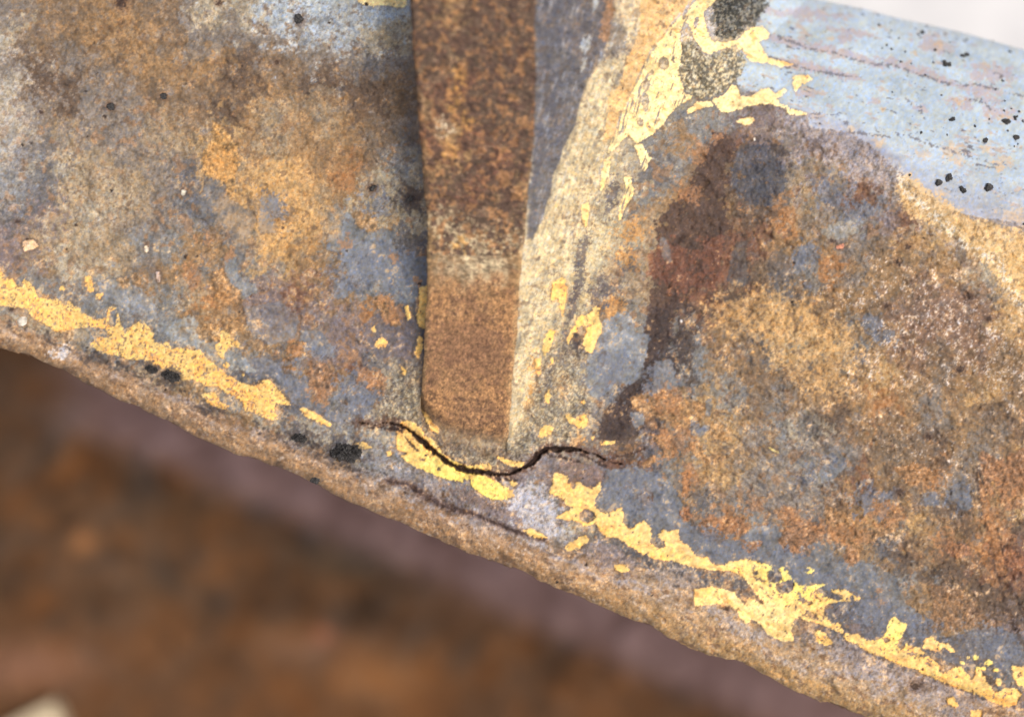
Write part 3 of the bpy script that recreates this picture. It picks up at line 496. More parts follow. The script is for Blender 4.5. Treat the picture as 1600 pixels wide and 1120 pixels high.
# white salt specks
sp = fn(80, 2.6, 3.0)
dens = 1.1 * ell(1480, 520, 110, 60, 30, .9) + .9 * ell(1560, 560, 60, 50, 0, .9) + .9 * ell(1320, 470, 26, 22, 0, .8) + .8 * ell(1385, 590, 55, 22, 10, .9) + .7 * ell(1440, 700, 70, 24, 20, .9) + .5 * ell(1390, 540, 30, 20, 0, .9) + .8 * ell(700, 205, 26, 22, 20, .8)
m = ss(sp + .7 * n8 + 1.1 * np.clip(dens, 0, 1.2) + .25 * n25, 2.35, 2.6) * (dens > .05); C = put(C, m, (210, 198, 186), .7); Z += m * 1.5
# pits with rusty halos
pits = [(174, 167, 6), (255, 151, 5), (64, 175, 3.5), (163, 182, 3), (48, 224, 3), (35, 227, 2.5), (134, 143, 2), (137, 213, 2), (467, 31, 6), (432, 98, 4), (643, 311, 8), (581, 294, 7), (27, 346, 4), (174, 298, 3), (120, 351, 2.5), (290, 401, 3), (308, 400, 2),
        (42, 374, 3), (104, 389, 2), (656, 444, 3), (190, 5, 9), (342, 5, 5), (1501, 578, 6), (1419, 386, 5), (1402, 410, 5), (1514, 464, 6), (1384, 478, 5), (1545, 498, 4), (1450, 682, 5), (1430, 1072, 8), (1136, 950, 4), (1405, 768, 6), (1300, 377, 4), (572, 7, 3), (18, 484, 4)]
rg = random.Random(4)
for k in range(110):
    pits.append((rg.uniform(0, 1600), rg.uniform(0, 1000), rg.choice([.9, 1.1, 1.4, 1.8, 2.3])))
for (cx, cy, r) in pits:
    R = int(r * 4 + 6); x0, x1, y0, y1 = int(cx) - R - U0, int(cx) + R - U0, int(cy) - R - V0, int(cy) + R - V0
    x0 = max(x0, 0); y0 = max(y0, 0); sl = (slice(y0, y1), slice(x0, x1))
    q = np.hypot(UU[sl] - cx, (VV[sl] - cy) * 1.1) / r + .25 * n4[sl]
    m = ss(q, 1.1, .7)[..., None]; C[sl] = C[sl] * (1 - m) + np.array((.20, .16, .14), np.float32) * m; Z[sl] -= m[..., 0] * min(r, 6) * .8
    if r > 3.2: m = ss(q, 2.6, .9)[..., None] * .4; C[sl] = C[sl] * (1 - m) + np.array((.36, .27, .22), np.float32) * m

for c_, p_ in [((226, 190, 150), [(35, 378), (44, 375), (52, 374), (61, 385), (50, 390), (37, 393)]), ((228, 214, 190), [(225, 385), (229, 383), (233, 392), (228, 396)]), ((206, 178, 158), [(243, 425), (249, 424), (251, 440), (246, 442)]),
               ((214, 204, 180), [(283, 296), (291, 298), (289, 306), (284, 306)]), ((214, 140, 108), [(1306, 384), (1320, 380), (1318, 388), (1308, 390)]), ((222, 200, 130), [(1200, 697), (1218, 706), (1216, 709), (1200, 700)]), ((230, 226, 220), [(1062, 500), (1067, 500), (1067, 504), (1063, 505)]), ((230, 224, 210), [(1177, 214), (1181, 215), (1181, 220), (1178, 221)])]:
    b_ = blur(poly(p_), 1.2); m = ss(b_ + .1 * n4, .42, .55); C = put(C, ss(blur(b_, 3), .02, .25) * (1 - m), (88, 74, 66), .5); C = put(C, m, c_, .95); Z += m * 6
C = put(C, ss(blo(8, 225, 44, 120, 10, .7) + .25 * n4 + .15 * n8, .3, .9), (168, 164, 162), .35)  # pale patch paints in the light on the rising left edge
for (cx, cy, rx, ry) in [(540, 708, 44, 22), (469, 683, 24, 14), (266, 588, 26, 14), (236, 577, 18, 10), (645, 312, 26, 22), (150, 560, 22, 10), (330, 640, 20, 9)]:
    m = ss(blo(cx, cy, rx, ry, 10, .7) + .25 * n8 + .1 * n4, .35, .8); C = put(C, m, (66, 60, 60), .7)
# front of the rib: salt crust, golden patches
tex2 = fn(128, 8, 2.8, 14, 2.6)
for (cx, cy, rx, ry, a) in [(722, 372, 46, 20, 10), (735, 410, 22, 14, 20), (765, 420, 26, 22, 30), (690, 350, 24, 24, 0), (800, 375, 26, 22, 0)]:
    m = ss(blo(cx, cy, rx, ry, a, .8) + .28 * fn(89, 5, 2.6), .5, .85); CF = put(CF, m, (190, 174, 140), .65)
for (cx, cy, rx, ry, a) in [(720, 120, 10, 22, 0), (718, 170, 12, 36, -12), (735, 195, 8, 10, 0), (722, 380, 10, 12, 0), (702, 240, 16, 10, 0)]:
    m = ss(blo(cx, cy, rx, ry, a, .8) + .25 * n8, .5, .7); CF = put(CF, m, (176, 132, 72), .7)
m = ss(fn(90, 14, 2.6), .7, 1.2) * (VV < 330); CF = put(CF, m, (82, 58, 48), .6)
m = ss(fn(91, 14, 2.6), .9, 1.3) * (VV < 330); CF = put(CF, m, (150, 104, 66), .5)
m = ss(blo(697, 198, 14, 9, 20, .8) + .5 * n3b, .7, .9); CF = put(CF, m, (235, 220, 190), .9)
m = ss(-tex2, 1.0, 1.6) * (VV < 420); CF = put(CF, m, (70, 52, 44), .45); m = ss(tex2, 1.3, 2.0) * (VV < 420); CF = put(CF, m, (170, 140, 112), .35); m = ss(fn(92, 4, 2.8), 2.6, 2.9) * (VV < 360); CF = put(CF, m, (220, 190, 160), .7)
m = ss(fn(116, 20, 3.0) + .4 * fn(117, 6, 2.6), .5, .75) * (VV < 400); CF = put(CF, m, (76, 58, 50), .75)
m = ss(fn(118, 16, 3.0) + .4 * fn(117, 6, 2.6), .95, 1.1) * (VV < 400); CF = put(CF, m, (156, 114, 74), .65)
lo = ss(VV + 10 * n25, 415, 460)
CF = put(CF, lo, (166, 120, 78), .55); m = ss(fn(119, 18, 2.8) + .5 * n4, .4, 1.2) * lo; CF = put(CF, m, (104, 76, 58), .55); m = ss(fn(120, 5, 2.4), 1.2, 1.7) * lo; CF = put(CF, m, (72, 54, 44), .6)
for k_ in range(7):
    q_ = 612 + k_ * 12; m = ss(polydist([(660, q_ - 6), (690, q_ + 8), (740, q_ + 16), (790, q_ + 14)]) + 2.5 * n8, 3, .8); CF = put(CF, m, (88, 64, 50), .45); ZF0 = m if k_ == 0 else ZF0 + m
CF = put(CF, ss(blo(735, 540, 60, 45, 20, .9) + .1 * n8, .3, .9), (112, 82, 62), .5)
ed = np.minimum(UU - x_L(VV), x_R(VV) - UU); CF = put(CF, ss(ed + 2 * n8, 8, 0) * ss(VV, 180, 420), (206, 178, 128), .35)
tex = fn(93, 5, 2.8, 12, 2.4)
CF = CF * (1 + (.11 * n2 * lo + .12 * n3b * lo + .10 * tex * (1 - .6 * lo) + .05 * n8))[..., None]
ZF = 4.0 * tex * (1 - .7 * lo) + 4.5 * fn(94, 12, 2.8) * (1 - .6 * lo) + 1.4 * n4 * lo - 3 * ZF0 + 3.5 * (.8 - np.abs(fn(121, 14, 2.8)))

# grain of colour all over
bare = (1 - pbm) * (1 - Y)
tq = (fn(130, 26, 3.2, 22, 1.5) + .45 * fn(131, 8, 2.8)) * 1.7 + 20; tl = np.floor(tq); tfr = tq - tl
hsh = np.array([math.sin(i * 12.9898) * 43758.5453 % 1 for i in range(48)], np.float32)[np.clip(tl, 0, 47).astype(int)]
flk = (1 - .7 * fpm) * bare
edg = ss(tfr, .74, .86) * (1 - ss(tfr, .86, .93)) * ss(n30, -.6, .4)
C = C * (1 + ((hsh - .5) * .16 * flk)[..., None]); C = put(C, edg * flk, (70, 55, 46), .42); C = put(C, ss(tfr, .93, 1.0) * flk * ss(n30, -.6, .4), (190, 164, 132), .22)
Z += (tl - 20 + ss(tfr, .8, .95)) * 5.0 * flk
sq = fn(132, 5, 2.6, 33, 7.0); scz = ss(blur(poly([(1090, 590), (1250, 600), (1320, 720), (1300, 820), (1150, 800), (1080, 700)]), 30), .2, .8)
C = put(C, ss(sq, 1.2, 1.6) * scz * flk, (164, 152, 134), .5); C = put(C, ss(-sq, 1.2, 1.6) * scz * flk, (86, 76, 72), .5); Z += sq * scz * 1.5
grain = 1 + (1 - .5 * fpm) * (.028 * n4 + .008 * n2 + .045 * n8 + .05 * n25) * (1 - .6 * Y) * (1 - .75 * pbm)
sh = fn(95, 6, 2.2)
dk = ss(fn(96, 5, 2.8) + .6 * n25, 1.6, 2.2) * (1 - pbm) * (1 - .8 * Y) * (1 - .8 * fpm); C = put(C, dk, (84, 68, 58), .35)
lt = ss(fn(97, 4, 2.8) + .5 * n25, 1.9, 2.5) * (1 - pbm) * (1 - Y) * (1 - .7 * fpm); C = put(C, lt, (196, 170, 138), .2)
C = C * grain[..., None]; C[..., 0] *= 1 + .025 * sh; C[..., 2] *= 1 - .045 * sh
rough_amp = .9 * (1 - .75 * pbm) * (1 - .7 * Y) * (1 - .55 * fpm) * (1 + .6 * col) * (1 - .35 * rim)
Z += rim * (3.5 * fn(113, 26, 2.8, 24, 2.6) + 1.2 * fn(114, 8, 2.6, 24, 2.0)) + col * 5 * fn(115, 12, 2.8)
cv1 = np.abs(fn(124, 12, 3.0, 20, 1.3)); cv2 = np.abs(fn(125, 7, 3.0)); gate = fn(126, 30, 2.6)
crev = ss(cv1, .09, 0) * ss(gate, .3, 1.0) + ss(cv2, .08, 0) * ss(-gate, .5, 1.2) * .7
crev = np.clip(crev, 0, 1) * (1 - pbm) * (1 - .85 * Y) * (1 - .5 * fpm); C = put(C, crev, (70, 56, 48), .5); Z -= crev * 5
pch = ss(fn(127, 9, 3.2) + .3 * gate, 1.7, 1.85) * (1 - pbm) * (1 - Y); C = put(C, pch, (96, 80, 68), .5); Z -= pch * 4
rA, rB, rC = fn(98, 13, 3.0, 20, 1.4), fn(100, 26, 3.0, 20, 1.3), fn(101, 7, 2.8)
Z += rough_amp * (.6 * n4 + .25 * n2 + 5.5 * (.8 - np.abs(rA)) + 6.5 * (.8 - np.abs(rB)) + 2.6 * (.8 - np.abs(rC)))
film = np.clip(pbm + .5 * Y + .5 * fpm, 0, 1)      # how much smooth paint there is

# ---------------------------------------------------------------- the grid of the piece
RELIEF = .18
ST = 1.5
def seq(a, b, st): return np.linspace(a, b, max(2, int(round(abs(b - a) / st)) + 1))
vr = np.concatenate([seq(-190, -70, 6)[:-1], seq(-70, 1210, ST), seq(1216, 1640, 16)])
tL = np.concatenate([np.linspace(-1.1, -.19, 40)[:-1], np.linspace(-.19, 1, 520)])           # 0 = left frame edge, 1 = rib edge
nW = 14
tF = np.linspace(0, 1, 118)
tR = np.concatenate([np.linspace(0, 1.14, 600), np.linspace(1.14, 1.9, 34)[1:]])
xl = x_L(vr)[:, None]; xr = x_R(vr)[:, None]
UL = tL[None] * xl; UF = xl + tF[None] * (xr - xl); UR = xr + tR[None] * (1600 - xr)
Ug = np.concatenate([UL, np.repeat(xl, nW, 1), UF, UR[:, 1:]], 1)
sec = np.concatenate([np.zeros(len(tL)), np.full(nW, 1), np.full(len(tF), 2), np.full(len(tR) - 1, 3)])[None] + np.zeros_like(Ug)
wk = np.concatenate([np.zeros(len(tL)), np.linspace(0, 1, nW + 2)[1:-1], np.ones(len(tF)), np.ones(len(tR) - 1)])[None]
Vg = vr[:, None] + np.zeros_like(Ug)

def samp(A, u, v):
    # mirrored outside the sheet
    def mir(q, n): q = np.mod(q, 2 * (n - 1)); return np.where(q > n - 1, 2 * (n - 1) - q, q)
    x = mir(u - U0, W) ; y = mir(v - V0, H)
    i = np.minimum(np.floor(x).astype(int), W - 2); j = np.minimum(np.floor(y).astype(int), H - 2)
    fx = x - i; fy = y - j
    if A.ndim == 3: fx = fx[..., None]; fy = fy[..., None]
    return (A[j, i] * (1 - fx) + A[j, i + 1] * fx) * (1 - fy) + (A[j + 1, i] * (1 - fx) + A[j + 1, i + 1] * fx) * fy

wob = samp(fn(99, 30, 3.0, 24, 2.0), Ug, Vg) * 1.8 + samp(n8, Ug, Vg) * .15
ys = y_sil(Ug) + wob; yt = y_top(Ug)
Ve = np.clip(Vg, yt, ys); over = np.abs(Vg - Ve)
d = (ys - Ve) * .92; sm = (y_seam(Ug) - Ve) * .92; e = (Ve - yt) * .97
def macro(Ug, Ve, d, sm, e):
    R = 34.0; q = np.clip((R - d) / R, 0, 1); z = -R * 1.1 * (1 - np.sqrt(1 - q * q * .998))
    band = np.clip(-sm / np.maximum(-sm + d, 1), 0, 1); z = z + 10 * np.sin(math.pi * band) * (sm < 0)
    z = z - 7 * np.exp(-(sm / 9) ** 2)
    Dt = np.where(Ug < 735, 230.0, 330.0); q = np.clip((Dt - e) / Dt, 0, 1); z = z - Dt * .55 * (1 - np.sqrt(1 - q * q * .998))
    z = z + 55 * ss(110 - Ug, 0, 190) + 10 * np.sin(Ug / 240.0) * ss(sm, 0, 200)
    z = z - 22 * np.exp(-((Ug - 1120) / 170) ** 2 - ((Ve - 420) / 190) ** 2) + 16 * np.exp(-((Ug - 1420) / 190) ** 2 - ((Ve - 520) / 170) ** 2)
    return z
zp = macro(Ug, Ve, d, sm, e)
hr = h_rib(Ve)
zp = zp + np.where(sec < 1, hr * .62 * np.exp(-np.clip(x_L(Ve) - Ug, 0, 400) / 26.0) * ss(700 - Ve, 0, 50), 0)  # fillet left of the rib, added to lessen the shadow there
# the front face of the rib and its rounded edges
toe = ss(y_toe(Ug) + 8 - Ve, 0, 38)
zf = hr * toe + zp * (1 - toe) + zp * toe * .15
tf = (Ug - x_L(Ve)) / np.maximum(x_R(Ve) - x_L(Ve), 1)
bev = 7.0; wpx = x_R(Ve) - x_L(Ve)
el = np.clip(1 - tf * wpx / bev, 0, 1); er = np.clip(1 - (1 - tf) * wpx / bev, 0, 1)
zf = zf - (bev * .8 * el ** 2 + bev * .5 * er ** 2) * toe
# the sloping side and the fillet
xc = x_C(Ve); xr_ = x_R(Ve); xf = xc + 50 + hr * .75
zc = hr * .40
s1 = np.clip((Ug - xr_) / np.maximum(xc - xr_, 1), 0, 1); s2 = np.clip((Ug - xc) / np.maximum(xf - xc, 1), 0, 1)
lift = np.where(Ug < xc, hr + (zc - hr) * s1 ** .85, zc * (1 - s2) ** 1.9)
kt = ss(718 - Ve, 0, 34)
zs = zp * (1 - .85 * (1 - s2) * kt * ss(hr, 0, 60)) + lift * kt * 1.0
er2 = np.clip(1 - (Ug - xr_) / 7, 0, 1); zs = zs - 3.5 * er2 ** 2 * toe
# collar round the toe
cd = samp(blur(col, 6), Ug, Ve)
z = np.where(sec == 3, zs, np.where(sec == 2, zf, zp))
jL = len(tL); jF = jL + nW
zw = z[:, jL - 1:jL] * (1 - wk[:, jL:jF]) + z[:, jF:jF + 1] * wk[:, jL:jF]
z[:, jL:jF] = zw
Zs = samp(Z, Ug, Vg) * RELIEF; ZFs = samp(ZF, Ug, Vg) * RELIEF * .8
isf = np.where((sec == 2) | (sec == 1), toe, 0.0)
z = z + np.where(over > 0, .5, 1) * (Zs * (1 - isf) + ZFs * isf) + cd * 6 * (1 - isf)
zproj = z.copy()
zproj[:, jL:jF] = z[:, jF:jF + 1]
Zfin = z - over * 2.2
k = (D - zproj) / D
X = (Ug - 800) * k * S; Yw = -(Ve - 560) * k * S
# the plain wall below the edges gets some rust relief of its own
wn_ = samp(n8, Ug * .9, Vg * 3.1) * ss(over, 0, 8) * 2 * S
P = np.stack([X - wn_, Yw + wn_, Zfin * S], -1)

def lin(c):
    c = np.clip(c, 0, 1); return np.where(c <= .04045, c / 12.92, ((c + .055) / 1.055) ** 2.4)
Cs = samp(C, Ug, Vg); CFs = samp(CF, Ug, Vg)
Cg = Cs * (1 - isf[..., None]) + CFs * isf[..., None]
wall = np.clip(ss(over, 2, 10), 0, 1)[..., None]
wall[:, jL:jF] = 1 * toe[:, jL:jF, None]
Cg = Cg * (1 - wall) + np.array((118, 90, 66)) / 255 * (1 + .12 * samp(n8, Ug, Vg * 2))[..., None] * wall
Cg = lin(Cg)
Fg = samp(film, Ug, Vg) * (1 - isf)

nr, nc = Ug.shape
idx = np.arange(nr * nc).reshape(nr, nc)
quads = np.stack([idx[1:, :-1], idx[1:, 1:], idx[:-1, 1:], idx[:-1, :-1]], -1)
ctr = lambda A: (A[1:, :-1] + A[1:, 1:] + A[:-1, 1:] + A[:-1, :-1]) / 4
cu, cv, co, cs = ctr(Ug), ctr(Vg), ctr(over), ctr(sec)
keep = (over[1:, :-1] < 95) & (over[:-1, 1:] < 95)
ccr = ctr(samp(crk, Ug, Vg)); csm = (y_seam(cu) - cv); clump = ctr(samp(lumpmask, Ug, Vg)); ccol = ctr(samp(col, Ug, Vg))
cxc = x_C(cv); ctoe = y_toe(cu)
part = np.zeros(cu.shape, int)                                   # shell
part[csm < 0] = 1                                                # rim
part[(ccol > .5) & (cv > 560) & (cu > 650) & (cu < 900)] = 3     # weld round the toe
part[(cs > 2.9) & (cu < cxc) & (cv < 700)] = 2
part[(cs > .01) & (cs < 2.9) & (cv < ctoe + 4)] = 2              # rib
part[(cs > 2.9) & (cu >= cxc) & (cu < cxc + 40) & (cv < 690) & (cv > 230)] = 3
part[clump > .5] = 4
part[ccr > .35] = 5

def node_material(name, attr_mat=True, bump=.22, scale=1.0, rough=.8):
    m = bpy.data.materials.new(name); m.use_nodes = True; t = m.node_tree; N = t.nodes; K = t.links
    b = N['Principled BSDF']
    uv = N.new('ShaderNodeUVMap'); uv.uv_map = 'surface'
    at = N.new('ShaderNodeAttribute'); at.attribute_name = 'tint'
    fi = N.new('ShaderNodeAttribute'); fi.attribute_name = 'film'
    no = N.new('ShaderNodeTexNoise'); no.noise_dimensions = '2D'; no.inputs['Scale'].default_value = 190 * scale; no.inputs['Detail'].default_value = 4; no.inputs['Roughness'].default_value = .65
    n2_ = N.new('ShaderNodeTexNoise'); n2_.noise_dimensions = '2D'; n2_.inputs['Scale'].default_value = 420 * scale; n2_.inputs['Detail'].default_value = 2
    K.new(uv.outputs[0], no.inputs['Vector']); K.new(uv.outputs[0], n2_.inputs['Vector'])
    amp = N.new('ShaderNodeMapRange'); amp.inputs['From Min'].default_value = 0; amp.inputs['From Max'].default_value = 1; amp.inputs['To Min'].default_value = 1; amp.inputs['To Max'].default_value = .25
    K.new(fi.outputs['Fac'], amp.inputs['Value'])
    # fine colour grain: value swings round 1
    s = N.new('ShaderNodeMath'); s.operation = 'SUBTRACT'; K.new(n2_.outputs['Fac'], s.inputs[0]); s.inputs[1].default_value = .5
    s2 = N.new('ShaderNodeMath'); s2.operation = 'MULTIPLY'; K.new(s.outputs[0], s2.inputs[0]); K.new(amp.outputs[0], s2.inputs[1])
    s3 = N.new('ShaderNodeMath'); s3.operation = 'MULTIPLY_ADD'; K.new(s2.outputs[0], s3.inputs[0]); s3.inputs[1].default_value = .5; s3.inputs[2].default_value = 1.0
    vm = N.new('ShaderNodeVectorMath'); vm.operation = 'SCALE'; K.new(at.outputs['Color'], vm.inputs[0]); K.new(s3.outputs[0], vm.inputs['Scale'])
    K.new(vm.outputs[0], b.inputs['Base Color'])
    r = N.new('ShaderNodeMapRange'); r.inputs['To Min'].default_value = rough; r.inputs['To Max'].default_value = .42; K.new(fi.outputs['Fac'], r.inputs['Value'])
    K.new(r.outputs[0], b.inputs['Roughness'])
    b.inputs['Specular IOR Level'].default_value = .35
    bp = N.new('ShaderNodeBump'); bp.inputs['Distance'].default_value = 3.0 * S; K.new(no.outputs['Fac'], bp.inputs['Height'])
    bs = N.new('ShaderNodeMath'); bs.operation = 'MULTIPLY'; K.new(amp.outputs[0], bs.inputs[0]); bs.inputs[1].default_value = bump
    K.new(bs.outputs[0], bp.inputs['Strength']); K.new(bp.outputs[0], b.inputs['Normal'])
    return m

def raw_mesh(name, verts, faces, tint, film_, uv, normals=None):
    me = bpy.data.meshes.new(name)
    me.vertices.add(len(verts)); me.vertices.foreach_set('co', verts.astype(np.float32).ravel())
    me.loops.add(faces.size); me.loops.foreach_set('vertex_index', faces.astype(np.int32).ravel())
    me.polygons.add(len(faces)); me.polygons.foreach_set('loop_start', np.arange(0, faces.size, faces.shape[1], dtype=np.int32))
    me.polygons.foreach_set('use_smooth', np.ones(len(faces), bool))
    me.update(calc_edges=True)
    a = me.attributes.new('tint', 'FLOAT_COLOR', 'POINT'); a.data.foreach_set('color', np.concatenate([tint, np.ones((len(tint), 1))], 1).astype(np.float32).ravel())
    a = me.attributes.new('film', 'FLOAT', 'POINT'); a.data.foreach_set('value', film_.astype(np.float32).ravel())
    u = me.uv_layers.new(name='surface'); u.data.foreach_set('uv', uv[faces.ravel()].astype(np.float32).ravel())
    if normals is not None: me.normals_split_custom_set_from_vertices(normals)
    return me

VTX = P.reshape(-1, 3); TIN = Cg.reshape(-1, 3); FIL = Fg.reshape(-1)
uvx = Ug.copy(); uvx[:, jL:jF] += (1 - wk[:, jL:jF]) * hr[:, jL:jF] * .6
UVS = np.stack([uvx, Vg + np.where(over > 0, over * 5, 0)], -1).reshape(-1, 2) / 1000
allf = quads[keep].reshape(-1, 4); allp = part[keep].ravel()
tmp = raw_mesh('tmp', VTX, allf, TIN, FIL, UVS)
NRM = np.zeros(len(VTX) * 3, np.float32); tmp.vertex_normals.foreach_get('vector', NRM); NRM = NRM.reshape(-1, 3)
bpy.data.meshes.remove(tmp)

def tag(o, label=None, cat=None, group=None, kind=None):
    if label: o['label'] = label
    if cat: o['category'] = cat
    if group: o['group'] = group
    if kind: o['kind'] = kind
    return o

root = bpy.data.objects.new('steel_casting', None); COL.objects.link(root); root.empty_display_size = .02
tag(root, 'rusty curved steel casting with peeling yellow and blue-grey paint and a cracked upright rib', 'steel casting')
M_rust = node_material('weathered_steel')
M_dark = node_material('crack_rust', bump=.2, rough=.95)
M_lump = node_material('gritty_lump', bump=.8, rough=.95)
for pi_, nm, lb in [(0, 'shell', 'curved wall with mottled rust, grey film and flaking pale blue paint at the top'), (1, 'rim', 'rounded tan rusty rim along the lower edge'),
                    (2, 'rib', 'upright brown rusty rib with a scraped cream side'), (3, 'weld_bead', 'gritty weld round the foot and side of the rib'),
                    (4, 'weld_lump', 'rough grey gritty lumps beside the cream paint'), (5, 'crack', 'dark winding crack under the foot of the rib')]:
    f = allf[allp == pi_]; used, inv = np.unique(f.ravel(), return_inverse=True)
    me = raw_mesh(nm, VTX[used], inv.reshape(-1, 4), TIN[used], FIL[used], UVS[used], NRM[used])
    me.materials.append({4: M_lump, 5: M_dark}.get(pi_, M_rust))
    o = bpy.data.objects.new(nm, me); COL.objects.link(o); o.parent = root; o['label'] = lb

# height of the finished surface under a point, for what lies on it
def on_surface(u, v):
    j = int(np.argmin(np.abs(vr - v))); i = int(np.argmin(np.abs(Ug[j] - u) + (sec[j] == 1) * 50))
    return VTX[idx[j, i]]

# ---------------------------------------------------------------- loose grit on the surface
def plain(name, col, rough=.9):
    m = bpy.data.materials.new(name); m.use_nodes = True; N = m.node_tree.nodes; K = m.node_tree.links; b = N['Principled BSDF']
    tc = N.new('ShaderNodeTexCoord'); no = N.new('ShaderNodeTexNoise'); no.inputs['Scale'].default_value = 2500; no.inputs['Detail'].default_value = 4
    K.new(tc.outputs['Object'], no.inputs['Vector'])
    rp = N.new('ShaderNodeValToRGB'); rp.color_ramp.elements[0].position = .35; rp.color_ramp.elements[1].position = .7
    rp.color_ramp.elements[0].color = (*[c * .6 for c in col], 1); rp.color_ramp.elements[1].color = (*[min(1, c * 1.5) for c in col], 1)
    K.new(no.outputs['Fac'], rp.inputs[0]); K.new(rp.outputs[0], b.inputs['Base Color']); b.inputs['Roughness'].default_value = rough
    bp = N.new('ShaderNodeBump'); bp.inputs['Distance'].default_value = 2 * S; bp.inputs['Strength'].default_value = .6
    K.new(no.outputs['Fac'], bp.inputs['Height']); K.new(bp.outputs[0], b.inputs['Normal'])
    return m
M_grit = plain('black_grit', (.03, .028, .027), .6); M_white = plain('white_stone', (.62, .58, .5), .6)
import bmesh
def lump_mesh(name, seed, lobes, mat, sub=3, rough=.22, flat=.7):
    r = random.Random(seed); bm = bmesh.new()
    for (lx, ly, lr) in lobes:
        g = bmesh.ops.create_icosphere(bm, subdivisions=sub, radius=1)
        ph = [r.uniform(0, 6.28) for _ in range(9)]
        for v in g['verts']:
            c = v.co
            k = 1 + rough * (math.sin(3.1 * c.x + ph[0]) * math.sin(2.7 * c.y + ph[1]) + .7 * math.sin(6 * c.y + ph[2]) * math.sin(5 * c.z + ph[3]) + .6 * math.sin(11 * c.x + ph[4]) * math.sin(9 * c.y + ph[5]) + .4 * math.sin(19 * c.x + ph[6]) * math.sin(17 * c.y + ph[7]) * math.sin(15 * c.z + ph[8]))
            v.co = Vector((c.x * k * lr + lx, c.y * k * lr + ly, c.z * k * lr * flat))
    for v in bm.verts: v.co *= S
    me = bpy.data.meshes.new(name); bm.to_mesh(me); bm.free(); me.materials.append(mat); return me
crumb_protos = [lump_mesh('grit_crumb', s, lb, M_grit) for s, lb in [(1, [(0, 0, 1)]), (2, [(0, 0, .8), (.9, .3, .5)]), (3, [(-.4, .3, .7), (.4, -.2, .6), (.2, .7, .4)]), (4, [(0, 0, .7), (-.8, -.3, .55), (.6, -.5, .4)])]]
NAMED = [(1478, 101, 6.5, 3, 'largest black grit crumb on the pale blue paint, three lobes stuck together'), (1440, 51, 4.5, 1, 'black grit crumb nearest the top silhouette of the pale blue paint'),
         (1503, 88, 3.8, 1, 'left black crumb of the close pair high on the blue paint'), (1511, 86, 3.5, 0, 'right black crumb of the close pair high on the blue paint'),
         (1488, 187, 4.5, 1, 'black crumb on an orange scar in the middle of the blue paint'), (1572, 190, 6, 2, 'black crumb cluster on an orange scar near the right edge of the frame'),
         (1586, 184, 4, 3, 'small black crumb just right of the crumb cluster on the orange scar'), (1588, 215, 4.3, 0, 'black crumb below the cluster near the right edge'),
         (1539, 219, 3.8, 0, 'round black crumb above the orange spots low on the blue paint'), (1481, 278, 6, 2, 'black crumb with a tan halo at the lower edge of the blue paint'),
         (1466, 286, 5, 0, 'black crumb on lilac paint left of the haloed crumb'), (1505, 298, 5.5, 1, 'black crumb on lilac paint right of the haloed crumb'), (1545, 293, 6, 0, 'rightmost large black crumb on the lilac paint'),
         (467, 31, 7, 0, 'round black crumb on the pale paint left of the rib top'), (643, 311, 6, 3, 'black crumb in a dark halo close to the left side of the rib'), (581, 294, 5, 1, 'brown-black crumb on tan rust left of the haloed one by the rib'),
         (174, 167, 5.5, 0, 'black crumb on the brown rust at upper left'), (255, 151, 5, 0, 'black crumb on the brown rust, right of the other upper left crumb'), (492, 750, 7, 2, 'brown-black crumb stuck on the very edge of the tan rim')]
def crumb(u, v, r, k, label, group, mesh=None, rz=0.0, mat=None, name='grit_crumb', sink=.25, cat='grit'):
    o = bpy.data.objects.new(name, mesh or crumb_protos[k]); COL.objects.link(o)
    p = on_surface(u, v); o.location = (p[0], p[1], p[2] + r * S * (.55 - sink)); o.scale = (r, r, r); o.rotation_euler = (0, 0, rz)
    return tag(o, label, cat, group)
rg = random.Random(11)
for (u, v, r, k_, lb) in NAMED: crumb(u, v, r, k_, lb, 'black grit crumbs on the steel', rz=rg.uniform(0, 6))
small = [(1372, 25), (1374, 40), (1391, 37), (1435, 55), (1386, 71), (1393, 77), (1415, 81), (1393, 49), (1458, 98), (1407, 97), (1551, 65), (1577, 81), (1566, 127), (1569, 173), (1575, 205), (1590, 226), (1585, 229), (1395, 145), (1472, 149), (1580, 170),
         (1446, 118), (1545, 187), (1531, 40), (1484, 67), (1461, 79), (1424, 100), (1439, 208), (1421, 273), (1600, 350), (1430, 45), (1510, 62), (1570, 158), (1480, 210), (1378, 75), (1448, 42), (1592, 175), (1555, 140), (1523, 197), (1598, 190), (1405, 60)]
for (u, v) in small: crumb(u, v, rg.uniform(1.4, 2.5), rg.randrange(4), 'tiny black grit speck scattered on the pale blue paint', 'tiny black specks on the blue paint', rz=rg.uniform(0, 6))
dirt = lump_mesh('dirt_lump', 8, [(0, 0, .8), (-1.1, -.05, .5), (-.6, .25, .5), (.9, .1, .6), (.4, -.4, .5), (-.4, -.35, .45), (1.4, .3, .3), (1.0, -.3, .3)], M_grit, 4, .34, 1.0)
crumb(540, 708, 15, 0, 'large black dirt lump in the groove above the tan rim, left of the crack', 'black dirt lumps in the groove', dirt, -.1, name='dirt_lump', sink=.5, cat='dirt')
crumb(469, 683, 8, 0, 'small dark dirt lump in the groove up left of the largest lump', 'black dirt lumps in the groove', dirt, -.1, name='dirt_lump', sink=.5, cat='dirt')
crumb(266, 588, 9, 0, 'black dirt lump wedged under the left strip of yellow paint', 'black dirt lumps in the groove', dirt, -.4, name='dirt_lump', sink=.45, cat='dirt')
crumb(236, 577, 6, 0, 'smallest black dirt lump under the left strip of yellow paint', 'black dirt lumps in the groove', dirt, -.4, name='dirt_lump', sink=.45, cat='dirt')
